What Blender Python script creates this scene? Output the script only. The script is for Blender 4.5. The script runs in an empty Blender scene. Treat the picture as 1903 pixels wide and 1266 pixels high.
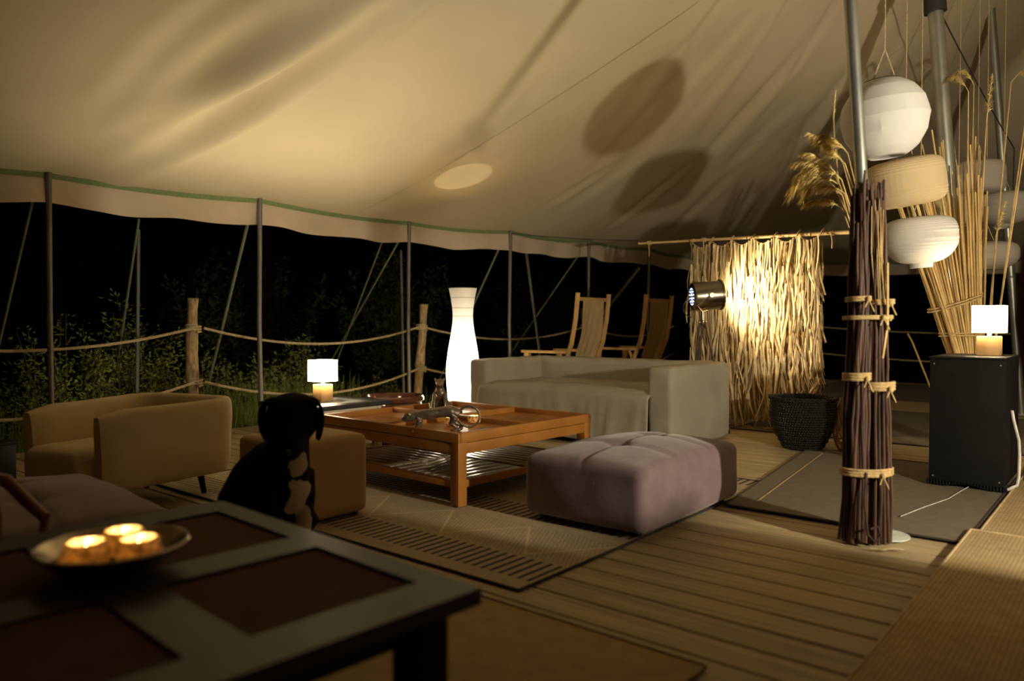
import bpy, bmesh, math, random
from mathutils import Vector, Matrix, noise
from math import sin, cos, pi, radians, hypot, atan2, sqrt, exp
random.seed(11)
S = bpy.context.scene
COL = S.collection
# ------------------------------------------------------------------ camera, world, exposure
HEAD = radians(39.9)                      # the deck boards run along x; the camera looks across them
cam_d = bpy.data.cameras.new('camera')
cam = bpy.data.objects.new('camera', cam_d); COL.objects.link(cam)
cam.location = (0, 0, 1.0)
cam.rotation_euler = (pi / 2 - math.atan(30 / 1400), 0, HEAD)
cam_d.sensor_width = 36; cam_d.lens = 1400 * 36 / 1903; cam_d.clip_start = 0.02
cam_d.dof.use_dof = True; cam_d.dof.focus_distance = 5.2; cam_d.dof.aperture_fstop = 1.35
S.camera = cam
W = bpy.data.worlds.new('night'); S.world = W; W.use_nodes = True
W.node_tree.nodes['Background'].inputs[0].default_value = (0.30, 0.42, 0.7, 1)
W.node_tree.nodes['Background'].inputs[1].default_value = 0.0004
S.view_settings.view_transform = 'Standard'; S.view_settings.look = 'None'
S.view_settings.gamma = 1; S.view_settings.use_curve_mapping = False
S.view_settings.exposure = 1.0
try:
    S.cycles.use_denoising = True
    S.cycles.max_bounces = 8; S.cycles.diffuse_bounces = 5
    S.cycles.sample_clamp_indirect = 6
except Exception: pass
WARM = (1.0, 0.83, 0.53)
P_LEFT, P_FLOOR, P_RIGHT, P_SPOT, E_GLOBE = 66, 26, 8, 52, 2900       # lamp bulbs, watts
E_LEFT, E_RIGHT = 8, 6                                          # lampshade glow

def bulb(name, loc, watts, radius=0.02, col=WARM, parent=None):
    d = bpy.data.lights.new(name, 'POINT'); d.energy = watts; d.color = col; d.shadow_soft_size = radius
    o = bpy.data.objects.new(name, d); COL.objects.link(o); o.location = loc
    if parent: o.parent = parent
    return o

# ------------------------------------------------------------------ materials
MATS = {}
def M(name, col, rough=.75, var=.18, scale=18, bump=0., bscale=80, metal=0, stretch=(1, 1, 1), rand=0., col2=None,
      spec=.35, sheen=0., trans=0., coat=0.):
    if name in MATS: return MATS[name]
    m = bpy.data.materials.new(name); m.use_nodes = True; MATS[name] = m
    nt = m.node_tree; N = nt.nodes; L = nt.links; b = N['Principled BSDF']
    tc = N.new('ShaderNodeTexCoord'); mp = N.new('ShaderNodeMapping'); mp.inputs['Scale'].default_value = stretch
    L.new(tc.outputs['Object'], mp.inputs[0])
    n = N.new('ShaderNodeTexNoise'); n.inputs['Scale'].default_value = scale; n.inputs['Detail'].default_value = 5
    L.new(mp.outputs[0], n.inputs['Vector'])
    r = N.new('ShaderNodeValToRGB')
    c1 = [c * (1 - var) for c in col]; c2 = list(col2) if col2 else [min(1, c * (1 + var)) for c in col]
    r.color_ramp.elements[0].position = .3; r.color_ramp.elements[1].position = .7
    r.color_ramp.elements[0].color = (*c1, 1); r.color_ramp.elements[1].color = (*c2, 1)
    L.new(n.outputs['Fac'], r.inputs[0]); out = r.outputs[0]
    if rand:
        oi = N.new('ShaderNodeObjectInfo'); mr = N.new('ShaderNodeMapRange')
        mr.inputs['To Min'].default_value = 1 - rand; mr.inputs['To Max'].default_value = 1 + rand
        L.new(oi.outputs['Random'], mr.inputs['Value'])
        h = N.new('ShaderNodeHueSaturation'); L.new(mr.outputs[0], h.inputs['Value']); L.new(out, h.inputs['Color']); out = h.outputs[0]
    L.new(out, b.inputs['Base Color'])
    b.inputs['Roughness'].default_value = rough; b.inputs['Metallic'].default_value = metal
    b.inputs['Specular IOR Level'].default_value = spec
    if sheen: b.inputs['Sheen Weight'].default_value = sheen
    if coat: b.inputs['Coat Weight'].default_value = coat
    if bump:
        n2 = N.new('ShaderNodeTexNoise'); n2.inputs['Scale'].default_value = bscale; n2.inputs['Detail'].default_value = 3
        L.new(mp.outputs[0], n2.inputs['Vector'])
        bp = N.new('ShaderNodeBump'); bp.inputs['Strength'].default_value = bump; bp.inputs['Distance'].default_value = .01
        L.new(n2.outputs['Fac'], bp.inputs['Height']); L.new(bp.outputs[0], b.inputs['Normal'])
    if trans:
        t = N.new('ShaderNodeBsdfTranslucent'); L.new(out, t.inputs[0]); mx = N.new('ShaderNodeMixShader')
        mx.inputs[0].default_value = trans
        L.new(b.outputs[0], mx.inputs[1]); L.new(t.outputs[0], mx.inputs[2]); L.new(mx.outputs[0], N['Material Output'].inputs[0])
    return m
def emis(name, col, s):
    if name in MATS: return MATS[name]
    m = bpy.data.materials.new(name); m.use_nodes = True; MATS[name] = m
    b = m.node_tree.nodes['Principled BSDF']
    b.inputs['Base Color'].default_value = (.8, .75, .65, 1); b.inputs['Roughness'].default_value = .9
    b.inputs['Emission Color'].default_value = (*col, 1); b.inputs['Emission Strength'].default_value = s
    return m
def glass(name, col=(1, .95, .85), rough=.05):
    if name in MATS: return MATS[name]
    m = M(name, col, rough, .02); b = m.node_tree.nodes['Principled BSDF']
    b.inputs['Transmission Weight'].default_value = 1; b.inputs['IOR'].default_value = 1.3
    return m

class NB:                                   # small node-math builder
    def __init__(s, m): s.nt = m.node_tree; s.N = s.nt.nodes; s.L = s.nt.links
    def m(s, op, a, b=None, c=None):
        n = s.N.new('ShaderNodeMath'); n.operation = op
        for i, v in enumerate((a, b, c)):
            if v is None: continue
            if isinstance(v, (int, float)): n.inputs[i].default_value = v
            else: s.L.new(v, n.inputs[i])
        return n.outputs[0]
    def band(s, v, a, b): return s.m('MULTIPLY', s.m('GREATER_THAN', v, a), s.m('LESS_THAN', v, b))
    def mix(s, f, a, b):
        n = s.N.new('ShaderNodeMix'); n.data_type = 'RGBA'
        s.L.new(f, n.inputs[0])
        for i, v in ((6, a), (7, b)):
            if isinstance(v, tuple): n.inputs[i].default_value = (*v, 1)
            else: s.L.new(v, n.inputs[i])
        return n.outputs[2]
    def xyz(s):
        tc = s.N.new('ShaderNodeTexCoord'); sp = s.N.new('ShaderNodeSeparateXYZ'); s.L.new(tc.outputs['Object'], sp.inputs[0]); return sp.outputs

# ------------------------------------------------------------------ mesh helpers
def B(): return bmesh.new()
def add_box(bm, x0, x1, y0, y1, z0, z1, r=0., seg=2, rot=None, piv=None):
    t = bmesh.new(); bmesh.ops.create_cube(t, size=1)
    for v in t.verts: v.co = Vector(((x0 + x1) / 2 + v.co.x * (x1 - x0), (y0 + y1) / 2 + v.co.y * (y1 - y0), (z0 + z1) / 2 + v.co.z * (z1 - z0)))
    if r: bmesh.ops.bevel(t, geom=t.edges[:], offset=r, segments=seg, profile=.5, affect='EDGES')
    if rot is not None:
        p = Vector(piv) if piv else Vector(((x0 + x1) / 2, (y0 + y1) / 2, (z0 + z1) / 2))
        for v in t.verts: v.co = rot @ (v.co - p) + p
    merge(bm, t)
def merge(bm, t):
    me = bpy.data.meshes.new('tmp'); t.to_mesh(me); t.free(); bm.from_mesh(me); bpy.data.meshes.remove(me)
def add_soft(bm, x0, x1, y0, y1, z0, z1, r, n=10, fn=None):
    """a soft upholstered block: a gridded cube with rounded corners, moved by fn"""
    t = bmesh.new(); bmesh.ops.create_cube(t, size=2)
    bmesh.ops.subdivide_edges(t, edges=t.edges[:], cuts=n, use_grid_fill=True)
    hx, hy, hz = (x1 - x0) / 2, (y1 - y0) / 2, (z1 - z0) / 2; c = Vector(((x0 + x1) / 2, (y0 + y1) / 2, (z0 + z1) / 2))
    for v in t.verts:
        p = Vector((v.co.x * hx, v.co.y * hy, v.co.z * hz))
        q = Vector((max(-hx + r, min(hx - r, p.x)), max(-hy + r, min(hy - r, p.y)), max(-hz + r, min(hz - r, p.z))))
        d = p - q
        if d.length > 1e-9: p = q + d.normalized() * r if (abs(d.x) > 1e-9) + (abs(d.y) > 1e-9) + (abs(d.z) > 1e-9) > 1 else p
        p = p + c
        if fn: p = fn(p)
        v.co = p
    merge(bm, t)
def frame(d):
    d = d.normalized(); a = Vector((0, 0, 1)) if abs(d.z) < .9 else Vector((1, 0, 0))
    u = d.cross(a).normalized(); return u, d.cross(u).normalized()
def add_tube(bm, pts, rad, n=8, cap=True):
    pts = [Vector(p) for p in pts]; R = rad if isinstance(rad, (list, tuple)) else [rad] * len(pts)
    rings = []; u = None
    for i, p in enumerate(pts):
        d = (pts[min(i + 1, len(pts) - 1)] - pts[max(i - 1, 0)])
        if d.length < 1e-9: d = Vector((0, 0, 1))
        d.normalize()
        if u is None: u, _ = frame(d)
        else:
            u = u - d * u.dot(d)
            u = u.normalized() if u.length > 1e-6 else frame(d)[0]
        w = d.cross(u)
        rings.append([bm.verts.new(p + (u * cos(2 * pi * k / n) + w * sin(2 * pi * k / n)) * R[i]) for k in range(n)])
    for a, b in zip(rings, rings[1:]):
        for k in range(n): bm.faces.new((a[k], a[(k + 1) % n], b[(k + 1) % n], b[k]))
    if cap:
        bm.faces.new(rings[0][::-1]); bm.faces.new(rings[-1])
def add_lathe(bm, prof, n=32, c=(0, 0), sx=1, sy=1, fn=None):
    rings = []
    for r, z in prof:
        if r < 1e-6: rings.append([bm.verts.new((c[0], c[1], z))]); continue
        ring = []
        for k in range(n):
            a = 2 * pi * k / n; rr = r * (fn(a, z) if fn else 1)
            ring.append(bm.verts.new((c[0] + rr * cos(a) * sx, c[1] + rr * sin(a) * sy, z)))
        rings.append(ring)
    for a, b in zip(rings, rings[1:]):
        for k in range(n):
            k2 = (k + 1) % n
            if len(a) == 1 and len(b) == 1: continue
            if len(a) == 1: bm.faces.new((a[0], b[k2], b[k]))
            elif len(b) == 1: bm.faces.new((a[k], a[k2], b[0]))
            else: bm.faces.new((a[k], a[k2], b[k2], b[k]))
def add_ell(bm, c, r, n=16):
    t = bmesh.new(); bmesh.ops.create_uvsphere(t, u_segments=n, v_segments=max(6, n // 2), radius=1)
    for v in t.verts: v.co = Vector((c[0] + v.co.x * r[0], c[1] + v.co.y * r[1], c[2] + v.co.z * r[2]))
    merge(bm, t)
def add_ribbon(bm, pts, wid, side):
    side = Vector(side); W_ = wid if isinstance(wid, (list, tuple)) else [wid] * len(pts)
    prev = None
    for p, w in zip(pts, W_):
        p = Vector(p); a = bm.verts.new(p - side * w / 2); b = bm.verts.new(p + side * w / 2)
        if prev: bm.faces.new((prev[0], prev[1], b, a))
        prev = (a, b)
def obj(name, bm, mat, parent=None, smooth=True, angle=40, loc=None, rot=None):
    bmesh.ops.recalc_face_normals(bm, faces=bm.faces[:])
    me = bpy.data.meshes.new(name); bm.to_mesh(me); bm.free()
    me.materials.append(mat)
    if smooth:
        for p in me.polygons: p.use_smooth = True
        try: me.set_sharp_from_angle(angle=radians(angle))
        except Exception: pass
    o = bpy.data.objects.new(name, me); COL.objects.link(o)
    if parent: o.parent = parent
    if loc: o.location = loc
    if rot: o.rotation_euler = rot
    return o
def tag(o, label, cat, group=None):
    o['label'] = label; o['category'] = cat
    if group: o['group'] = group
    return o
def thing(name, label, cat, loc=(0, 0, 0), rz=0, group=None):
    o = bpy.data.objects.new(name, None); COL.objects.link(o); o.empty_display_size = .1
    o.location = loc; o.rotation_euler = (0, 0, rz); return tag(o, label, cat, group)
def stuff(o): o['kind'] = 'stuff'; return o
def struct(o): o['kind'] = 'structure'; return o
def inst(src, parent=None, loc=None, rot=None, scale=None):
    o = src.copy(); COL.objects.link(o)
    if parent: o.parent = parent
    if loc is not None: o.location = loc
    if rot is not None: o.rotation_euler = rot
    if scale is not None: o.scale = scale
    return o
def blob(name, bm, mat, parent=None, voxel=.012, smooth=6):
    """one continuous skin grown over overlapping limbs"""
    me = bpy.data.meshes.new(name); bm.to_mesh(me); bm.free()
    o = bpy.data.objects.new(name, me); COL.objects.link(o)
    r = o.modifiers.new('r', 'REMESH'); r.mode = 'VOXEL'; r.voxel_size = voxel
    s = o.modifiers.new('s', 'SMOOTH'); s.iterations = smooth; s.factor = .5
    dg = bpy.context.evaluated_depsgraph_get(); ev = o.evaluated_get(dg)
    me2 = bpy.data.meshes.new_from_object(ev); o.modifiers.clear(); o.data = me2; bpy.data.meshes.remove(me)
    me2.materials.clear(); me2.materials.append(mat)
    for p in me2.polygons: p.use_smooth = True
    if parent: o.parent = parent
    return o
def sag(a, b, dip, n=14):
    a, b = Vector(a), Vector(b)
    return [a.lerp(b, i / n) + Vector((0, 0, -4 * dip * (i / n) * (1 - i / n))) for i in range(n + 1)]
def nz(p, s=1.): return noise.noise(Vector(p) * s)

# ------------------------------------------------------------------ palette
m_deck = M('deck_wood', (.43, .34, .195), .6, .3, 6, .25, 60, stretch=(.25, 6, 6), rand=.07)
m_dark_under = M('deck_underside', (.03, .025, .02), .9)
m_canvas = M('tent_canvas', (.60, .52, .37), .95, .06, 1.2, .05, 300, spec=.1)
m_valance = M('valance_canvas', (.58, .48, .36), .95, .08, 3, .05, 300, spec=.1)
m_tape = M('green_webbing', (.20, .27, .12), .9, .15, 40, .3, 300)
m_seam = M('seam_canvas', (.50, .41, .28), .95, .1, 30)
m_pole = M('galvanised_steel', (.42, .44, .40), .38, .12, 8, .02, 80, metal=.85)
m_poledark = M('dull_steel', (.20, .19, .16), .5, .12, 8, .02, 80, metal=.5)
m_rope = M('pale_rope', (.62, .50, .28), .9, .25, 60, .8, 260)
m_guy = M('green_guy_line', (.22, .23, .15), .9, .2, 40)
m_bark = M('post_bark', (.42, .29, .15), .95, .45, 14, .8, 40, stretch=(3, 3, .8))
m_cream = M('cream_upholstery', (.62, .50, .30), .95, .06, 8, .12, 700, spec=.15, sheen=.15)
m_creamdark = M('cream_pouf_fabric', (.47, .31, .135), .95, .06, 8, .12, 700, spec=.15, sheen=.15)
m_sofa = M('grey_slipcover', (.37, .345, .275), .95, .08, 5, .7, 11, spec=.15)
m_purple = M('mauve_velvet', (.205, .142, .150), .85, .16, 9, .1, 60, spec=.2, sheen=.35)
m_honey = M('honey_wood', (.39, .16, .03), .42, .22, 5, .06, 60, stretch=(1, 1, 1), coat=.15)
m_slat = M('shelf_slat', (.42, .33, .21), .3, .25, 10, .08, 60, rand=.15, coat=.3)
m_lampwood = M('oak_block', (.55, .33, .13), .6, .15, 14, .05, 60, stretch=(1, 1, .3))
m_black = M('black_lacquer', (.013, .012, .011), .5, .2, 10, spec=.15)
m_blackmat = M('black_panel', (.010, .010, .010), .7, .2, 10, .05, 200, spec=.08)
m_blacktop = M('black_oak_top', (.035, .036, .036), .45, .25, 12, .08, 120)
m_white = M('white_lacquer', (.75, .66, .50), .6, .05, 10)
m_dtable = M('dark_table_frame', (.032, .027, .022), .38, .2, 10, .05, 120)
m_straw = M('palm_straw', (.78, .61, .34), .9, .3, 10, .3, 120, stretch=(3, 3, .6), rand=.42)
m_strawback = M('palm_straw_back', (.40, .28, .13), .95, .5, 9)
m_reed = M('reed_stalk', (.60, .42, .17), .7, .25, 12, rand=.3)
m_plume = M('pampas_plume', (.92, .68, .29), .9, .3, 30, trans=.25)
m_stick = M('dark_willow_stick', (.068, .034, .020), .6, .4, 20, .4, 60, rand=.5, stretch=(1, 1, .2))
m_raffia = M('raffia_tie', (.58, .42, .19), .9, .25, 60, .5, 200)
m_bamboo = M('bamboo', (.62, .44, .20), .5, .2, 8, rand=.1, stretch=(1, 1, 1))
m_sling = M('sling_canvas', (.58, .42, .21), .95, .1, 8, .15, 300, trans=.15)
m_pine = M('pine_frame', (.52, .31, .11), .6, .2, 8, stretch=(1, 1, .4))
m_chrome = M('polished_nickel', (.36, .32, .26), .25, .1, 6, metal=1)
m_brass = M('brass_fitting', (.72, .55, .28), .25, .1, 6, metal=1)
m_tripodwood = M('dark_tripod_wood', (.06, .04, .025), .4, .25, 10)
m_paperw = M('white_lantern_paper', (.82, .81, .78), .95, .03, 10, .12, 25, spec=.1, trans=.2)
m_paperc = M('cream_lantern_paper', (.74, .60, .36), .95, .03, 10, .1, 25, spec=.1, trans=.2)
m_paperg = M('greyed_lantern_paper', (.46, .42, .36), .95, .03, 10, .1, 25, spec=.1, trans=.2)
m_wire = M('dark_wire', (.03, .03, .03), .6)
m_cord_w = M('white_cable', (.75, .72, .66), .5)
m_glaze = M('oxblood_glaze', (.13, .045, .025), .16, .35, 8, .1, 30, spec=.6, coat=.6)
m_silver = M('tarnished_silver', (.5, .42, .3), .22, .35, 22, .12, 50, metal=.9)
m_bronze = M('aged_bronze', (.22, .18, .13), .38, .35, 16, .3, 60, metal=.75)
m_gold = M('gold_mercury_glass', (.45, .28, .10), .2, .8, 55, 1., 70, trans=.3, spec=.8, coat=.5, col2=(1, .78, .4))
m_wax = M('candle_wax', (.8, .65, .4), .6, .05)
m_tin = M('tin_cup', (.6, .55, .45), .3, metal=1)
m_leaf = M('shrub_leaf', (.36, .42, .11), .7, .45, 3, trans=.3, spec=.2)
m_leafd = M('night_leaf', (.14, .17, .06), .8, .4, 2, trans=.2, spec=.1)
m_grass = M('grass_blade', (.34, .42, .10), .7, .45, 3, trans=.3, spec=.2)
m_stem = M('shrub_stem', (.13, .10, .05), .9)
m_soil = M('soil_ground', (.035, .035, .016), 1., .4, 3, .3, 8)
m_redchair = M('orange_varnish', (.20, .075, .018), .35, .2, 8)
m_drape = M('rust_cloth', (.16, .065, .035), .95, .2, 8)

# woven rugs
def rug_patterned():
    m = M('patterned_rug', (.46, .37, .23), .95, .12, 60, .6, 260); b = m.node_tree.nodes['Principled BSDF']
    k = NB(m); base = b.inputs['Base Color'].links[0].from_socket; x, y, z = k.xyz()
    v = k.m('MODULO', k.m('ADD', y, 0.0), .74)                        # bands repeat across the rug
    dash_band = k.band(v, .10, .325)
    dash = k.m('LESS_THAN', k.m('FRACT', k.m('DIVIDE', x, .0485)), .40)
    f1 = k.m('MULTIPLY', dash_band, dash)
    tri = k.m('ABSOLUTE', k.m('SUBTRACT', k.m('FRACT', k.m('DIVIDE', x, .52)), .5))      # zigzag line
    zz = k.m('ABSOLUTE', k.m('SUBTRACT', k.m('SUBTRACT', v, .36), k.m('MULTIPLY', tri, .72)))
    f2 = k.m('MULTIPLY', k.m('LESS_THAN', zz, .011), k.m('GREATER_THAN', v, .35))
    field = k.m('GREATER_THAN', v, .35)
    wv = k.m('MULTIPLY', k.m('LESS_THAN', k.m('FRACT', k.m('DIVIDE', k.m('ADD', x, k.m('MULTIPLY', y, .5)), .022)), .45), field)
    c = k.mix(k.m('MULTIPLY', wv, .35), base, (.22, .17, .10))
    c = k.mix(f2, c, (.60, .47, .28)); c = k.mix(f1, c, (.07, .055, .035))
    k.L.new(c, b.inputs['Base Color']); return m
def mat_ribbed(name, col, ax, period=.012, depth=.35, dark=.45):
    m = M(name, col, .95, .12, 20, .4, 300); b = m.node_tree.nodes['Principled BSDF']
    k = NB(m); base = b.inputs['Base Color'].links[0].from_socket; c = k.xyz()
    w = k.m('ABSOLUTE', k.m('SINE', k.m('MULTIPLY', c[ax], pi / period)))
    col_ = k.mix(k.m('MULTIPLY', k.m('SUBTRACT', 1., w), dark), base, tuple(v * .35 for v in col))
    k.L.new(col_, b.inputs['Base Color'])
    return m
m_rug = rug_patterned()
m_tan = mat_ribbed('tan_ribbed_mat', (.50, .365, .185), 0, .016)
m_brownmat = mat_ribbed('brown_ribbed_mat', (.46, .33, .14), 1, .014)
m_greymat = mat_ribbed('grey_flat_mat', (.20, .17, .12), 1, .008, dark=.3)
m_place = mat_ribbed('woven_place_panel', (.11, .045, .02), 0, .012, dark=.5)
m_binding = M('mat_binding', (.05, .04, .03), .95)
m_bindtan = M('tan_binding', (.55, .42, .24), .95)

# ------------------------------------------------------------------ ground outside and the deck
def grid_mesh(bm, x0, x1, y0, y1, nx, ny, fz):
    g = [[bm.verts.new((x0 + (x1 - x0) * i / nx, y0 + (y1 - y0) * j / ny, fz(x0 + (x1 - x0) * i / nx, y0 + (y1 - y0) * j / ny))) for j in range(ny + 1)] for i in range(nx + 1)]
    for i in range(nx):
        for j in range(ny): bm.faces.new((g[i][j], g[i + 1][j], g[i + 1][j + 1], g[i][j + 1]))
bm = B(); grid_mesh(bm, -30, 14, -12, 34, 44, 46, lambda x, y: -.45 + .1 * nz((x, y, 0), .5)); struct(obj('ground', bm, m_soil))

floor = bpy.data.objects.new('floor', None); COL.objects.link(floor); struct(floor)
bm = B()
for k in range(11): add_box(bm, -6.55 + k * .9, -6.47 + k * .9, -1.4, 14.7, -.2, -.034)
add_box(bm, -6.6, 3.6, -1.4, 14.7, -.26, -.2)
obj('deck_joists', bm, m_dark_under, floor, smooth=False)
pitch = .1575; cuts_sets = [(-3.42, .2), (-4.6, -.62), (-2.3, 1.1)]
plank_src = {}
def plank(x0, x1, y, k):
    L_ = round(x1 - x0, 2)
    if L_ not in plank_src:
        bm = B(); add_box(bm, 0, L_ - .004, -.0738, .0738, -.034, 0, .005, 1); plank_src[L_] = obj('plank', bm, m_deck, floor, angle=30); o = plank_src[L_]
    else: o = inst(plank_src[L_], floor)
    o.location = (x0, y, random.uniform(-.0012, .0002)); o.rotation_euler = (0, 0, 0)
k = 0; y = -1.3
while y < 14.2:
    cs = cuts_sets[(k // 2) % 3]; e = [-6.65, cs[0], cs[1], 3.6]
    for a, b_ in zip(e, e[1:]): plank(a, b_, y, k)
    y += pitch; k += 1
bm = B(); add_box(bm, -6.70, -6.655, -1.4, 14.7, -.22, -.002, .004, 1); struct(obj('trim_1', bm, m_deck))

# ------------------------------------------------------------------ tent: roof, valance, tape, seams
EY = [-3.5, .3, 2.15, 3.83, 5.75, 7.10, 8.60, 10.04, 11.2]; ER = [5.2, 5.4, 5.40, 5.23, 5.33, 4.98, 4.84, 4.72, 4.90]
EZ = 2.15; YE = 11.2
def Rr(y):
    if y <= EY[0]: return ER[0]
    for i in range(len(EY) - 1):
        if y <= EY[i + 1]:
            t = (y - EY[i]) / (EY[i + 1] - EY[i]); return ER[i] + (ER[i + 1] - ER[i]) * t
    return ER[-1]
ZR = 4.0
DEEP = [(-2.9, 3.10, -5.0, 2.50, .15, .12), (-3.3, 3.30, -5.9, 2.74, .12, .11), (-3.9, 2.70, -5.3, 2.28, .06, .10)]
BIG = [(-3.2, 3.10, -5.95, 2.50, .34, .045, .34), (-3.75, 2.30, -5.5, 2.0, .3, .012, .25)]
FINE = [(-2.18, 5.91, -3.72, 6.94), (-1.93, 6.5, -4.17, 8.07), (-2.56, 7.48, -3.95, 8.47), (-2.35, 5.73, -3.86, 6.51), (-2.82, 5.4, -3.93, 6.14), (-1.83, 7.37, -3.64, 9.25), (-2.43, 8.18, -4.72, 10.38), (-2.61, 5.73, -4.56, 6.69), (-3.59, 6.67, -5.35, 7.17), (-3.72, 7.62, -5.48, 8.41), (-2.16, 6.65, -3.78, 7.76), (-2.11, 8.55, -4.26, 12.18), (-4.18, 6.73, -5.33, 6.84), (-3.56, 8.4, -5.47, 9.83), (-2.11, 7.75, -3.35, 9.01), (-1.5, 7.4, -4.0, 11.6)]
def segd(x, y, s):
    ax, ay, bx, by = s[:4]; dx, dy = bx - ax, by - ay; l2 = dx * dx + dy * dy
    t = ((x - ax) * dx + (y - ay) * dy) / l2; tc = max(0, min(1, t))
    d = ((x - ax) * dy - (y - ay) * dx) / sqrt(l2)
    return d, t, hypot(x - ax - dx * tc, y - ay - dy * tc)
def folds(x, y):
    z = 0
    for s in BIG:
        d, t, e = segd(x, y, s)
        if e < 1.2:
            wl = exp(-((2 * t - .75) * 1.15) ** 2)
            z += s[5] * wl * cos(2 * pi * (d + .05 * sin(t * 5)) / s[4]) * exp(-(d / s[6]) ** 2)
    for s in DEEP:
        d, t, e = segd(x, y, s)
        if e < .6: z -= s[4] * exp(-((2 * t - 1) * 1.1) ** 2) * exp(-(d / s[5]) ** 2)
    for i, s in enumerate(FINE):
        d, t, e = segd(x, y, s)
        if e < .4:
            wl = max(0, 1 - (2 * t - 1) ** 2) if 0 <= t <= 1 else 0
            w = .052 + .02 * (i % 3); z += (.030 + .012 * (i % 2)) * wl * (exp(-(d / w) ** 2) - .5 * exp(-((d - 1.8 * w) / w) ** 2))
    return z
def rim_points():
    pts = []                                          # (eave x, eave y, ridge x, ridge y)
    y = -3.5
    while y < YE: pts.append((-1 - Rr(y), y, -1, y)); y += .045
    for i in range(121):
        a = pi - pi * i / 120; r = 4.9 - .3 * i / 120
        pts.append((-1 + r * cos(a), YE + r * sin(a), -1, YE))
    y = YE - .1
    while y > -3.5: pts.append((3.6, y, -1, y)); y -= .2
    for i in range(25):
        a = -pi * i / 24; pts.append((-1 + (4.6 + .6 * i / 24) * cos(a), -3.5 + 4.8 * sin(a), -1, -3.5))
    return pts
POLE_TOPS = [(-6.40, 2.15), (-6.23, 3.83), (-6.33, 5.75), (-5.98, 7.10), (-5.84, 8.60), (-5.72, 10.04)]
PY = [-2.4, -1.0, .4] + [p[1] for p in POLE_TOPS] + [11.4, 12.8]
def scallop(x, y):
    if x > -2 or y > 12.5: return 0
    for a, b_ in zip(PY, PY[1:]):
        if a <= y <= b_: return -.028 * sin(pi * (y - a) / (b_ - a))
    return 0
def roof_z(x, y, s):
    z = EZ + (ZR - EZ) * s ** 1.25 + folds(x, y) + .6 * (max(0, s - .68) / .32) ** 2
    return z + scallop(x, y) * (1 - s) ** 6
rim = rim_points(); NS = 84
bm = B(); cols = []
for ex, ey, rx, ry in rim:
    c = []
    for j in range(NS + 1):
        s = j / NS; x, y = ex + (rx - ex) * s, ey + (ry - ey) * s
        c.append(bm.verts.new((x, y, roof_z(x, y, s))))
    cols.append(c)
for a, b_ in zip(cols, cols[1:] + cols[:1]):
    for j in range(NS): bm.faces.new((a[j], b_[j], b_[j + 1], a[j + 1]))
bmesh.ops.remove_doubles(bm, verts=bm.verts[:], dist=.0005)
ceiling = struct(obj('ceiling', bm, m_canvas, angle=80))
def hem(name, z0, z1, off, mat, ripple):
    bm = B(); ring = []
    for i, (ex, ey, rx, ry) in enumerate(rim):
        d = Vector((ex - rx, ey - ry, 0)); d = d.normalized() if d.length > 1e-6 else Vector((1, 0, 0))
        e = Vector((ex, ey, EZ + scallop(ex, ey))); q = []
        for k in range(5):
            t = k / 4; w = ripple * t * (sin(i * .55) + .6 * sin(i * .23 + 1))
            q.append(bm.verts.new(e + d * (off + w) + Vector((0, 0, z0 + (z1 - z0) * t + (.012 * sin(i * .31) if t == 1 and ripple else 0)))))
        ring.append(q)
    for a, b_ in zip(ring, ring[1:] + ring[:1]):
        for k in range(4): bm.faces.new((a[k], b_[k], b_[k + 1], a[k + 1]))
    return obj(name, bm, mat, ceiling, angle=80)
hem('valance', -.01, -.235, .0, m_valance, .020)
hem('green_tape', .018, -.040, -.012, m_tape, 0)
for i, (ex, ey) in enumerate([(-6.27, 4.9), (-5.98, 7.9), (-5.75, 9.5)]):     # sewn seams climbing the roof
    bm = B(); pts = []
    for j in range(60):
        s = .02 + j / 60 * .9; x, y = ex + (-1 - ex) * s, ey + .35 * s
        r = hypot(x + 1, 0); s2 = 1 - r / Rr(y); pts.append((x, y, roof_z(x, y, max(0, s2)) - .004))
    add_ribbon(bm, pts, .011, (0, 1, 0)); obj('seam', bm, m_seam, ceiling)

K = lambda p: (1.15 * p[0], 1.15 * p[1], 1 + 1.15 * (p[2] - 1))
# poles at the tent edge
nm = ['leftmost steel tent edge pole, behind the cream armchair', 'steel tent edge pole rising behind the dog', 'steel tent edge pole behind the glazed pot', 'steel tent edge pole right of the tall paper lamp', 'steel tent edge pole behind the first sling chair', 'steel tent edge pole behind the second sling chair']
for (x, y), l in zip(POLE_TOPS, nm):
    t = thing('tent_pole', l, 'pole', (x + .02, y, 0), 0, 'tent edge poles')
    lean = (-.02 + .02 * nz((x, y, 1), 2), .015 * nz((y, x, 3), 2))
    bm = B(); add_tube(bm, [(0, 0, .01), (lean[0], lean[1], 1.0), (0, 0, EZ + .03)], .022, 10); obj('shaft', bm, m_poledark, t)
    bm = B(); add_tube(bm, [(0, 0, EZ + .03), (0, 0, EZ + .05), (0, 0, EZ + .06)], [.023, .023, .008], 10); obj('end_cap', bm, m_wire, t)
    bm = B(); add_lathe(bm, [(0, .0), (.045, .0), (.045, .006), (.021, .01), (0, .01)], 14); obj('foot_plate', bm, m_poledark, t)
for (a, b_), l in zip([((-6.35, 2.8, 1.78), (-6.4, 2.78, -.4)), ((-6.0, 5.35, 1.78), (-5.9, 5.3, 0)), ((-5.35, 6.65, 1.8), (-5.2, 6.85, 0))],
                      ['thin steel pole standing outside the tent between the two leftmost poles', 'slanting thin pole just left of the pole behind the glazed pot', 'slanting thin pole left of the first sling chair']):
    bm = B(); add_tube(bm, [K(a), K(b_)], .018, 8); tag(obj('support_pole', bm, m_poledark), l, 'pole')
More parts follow.
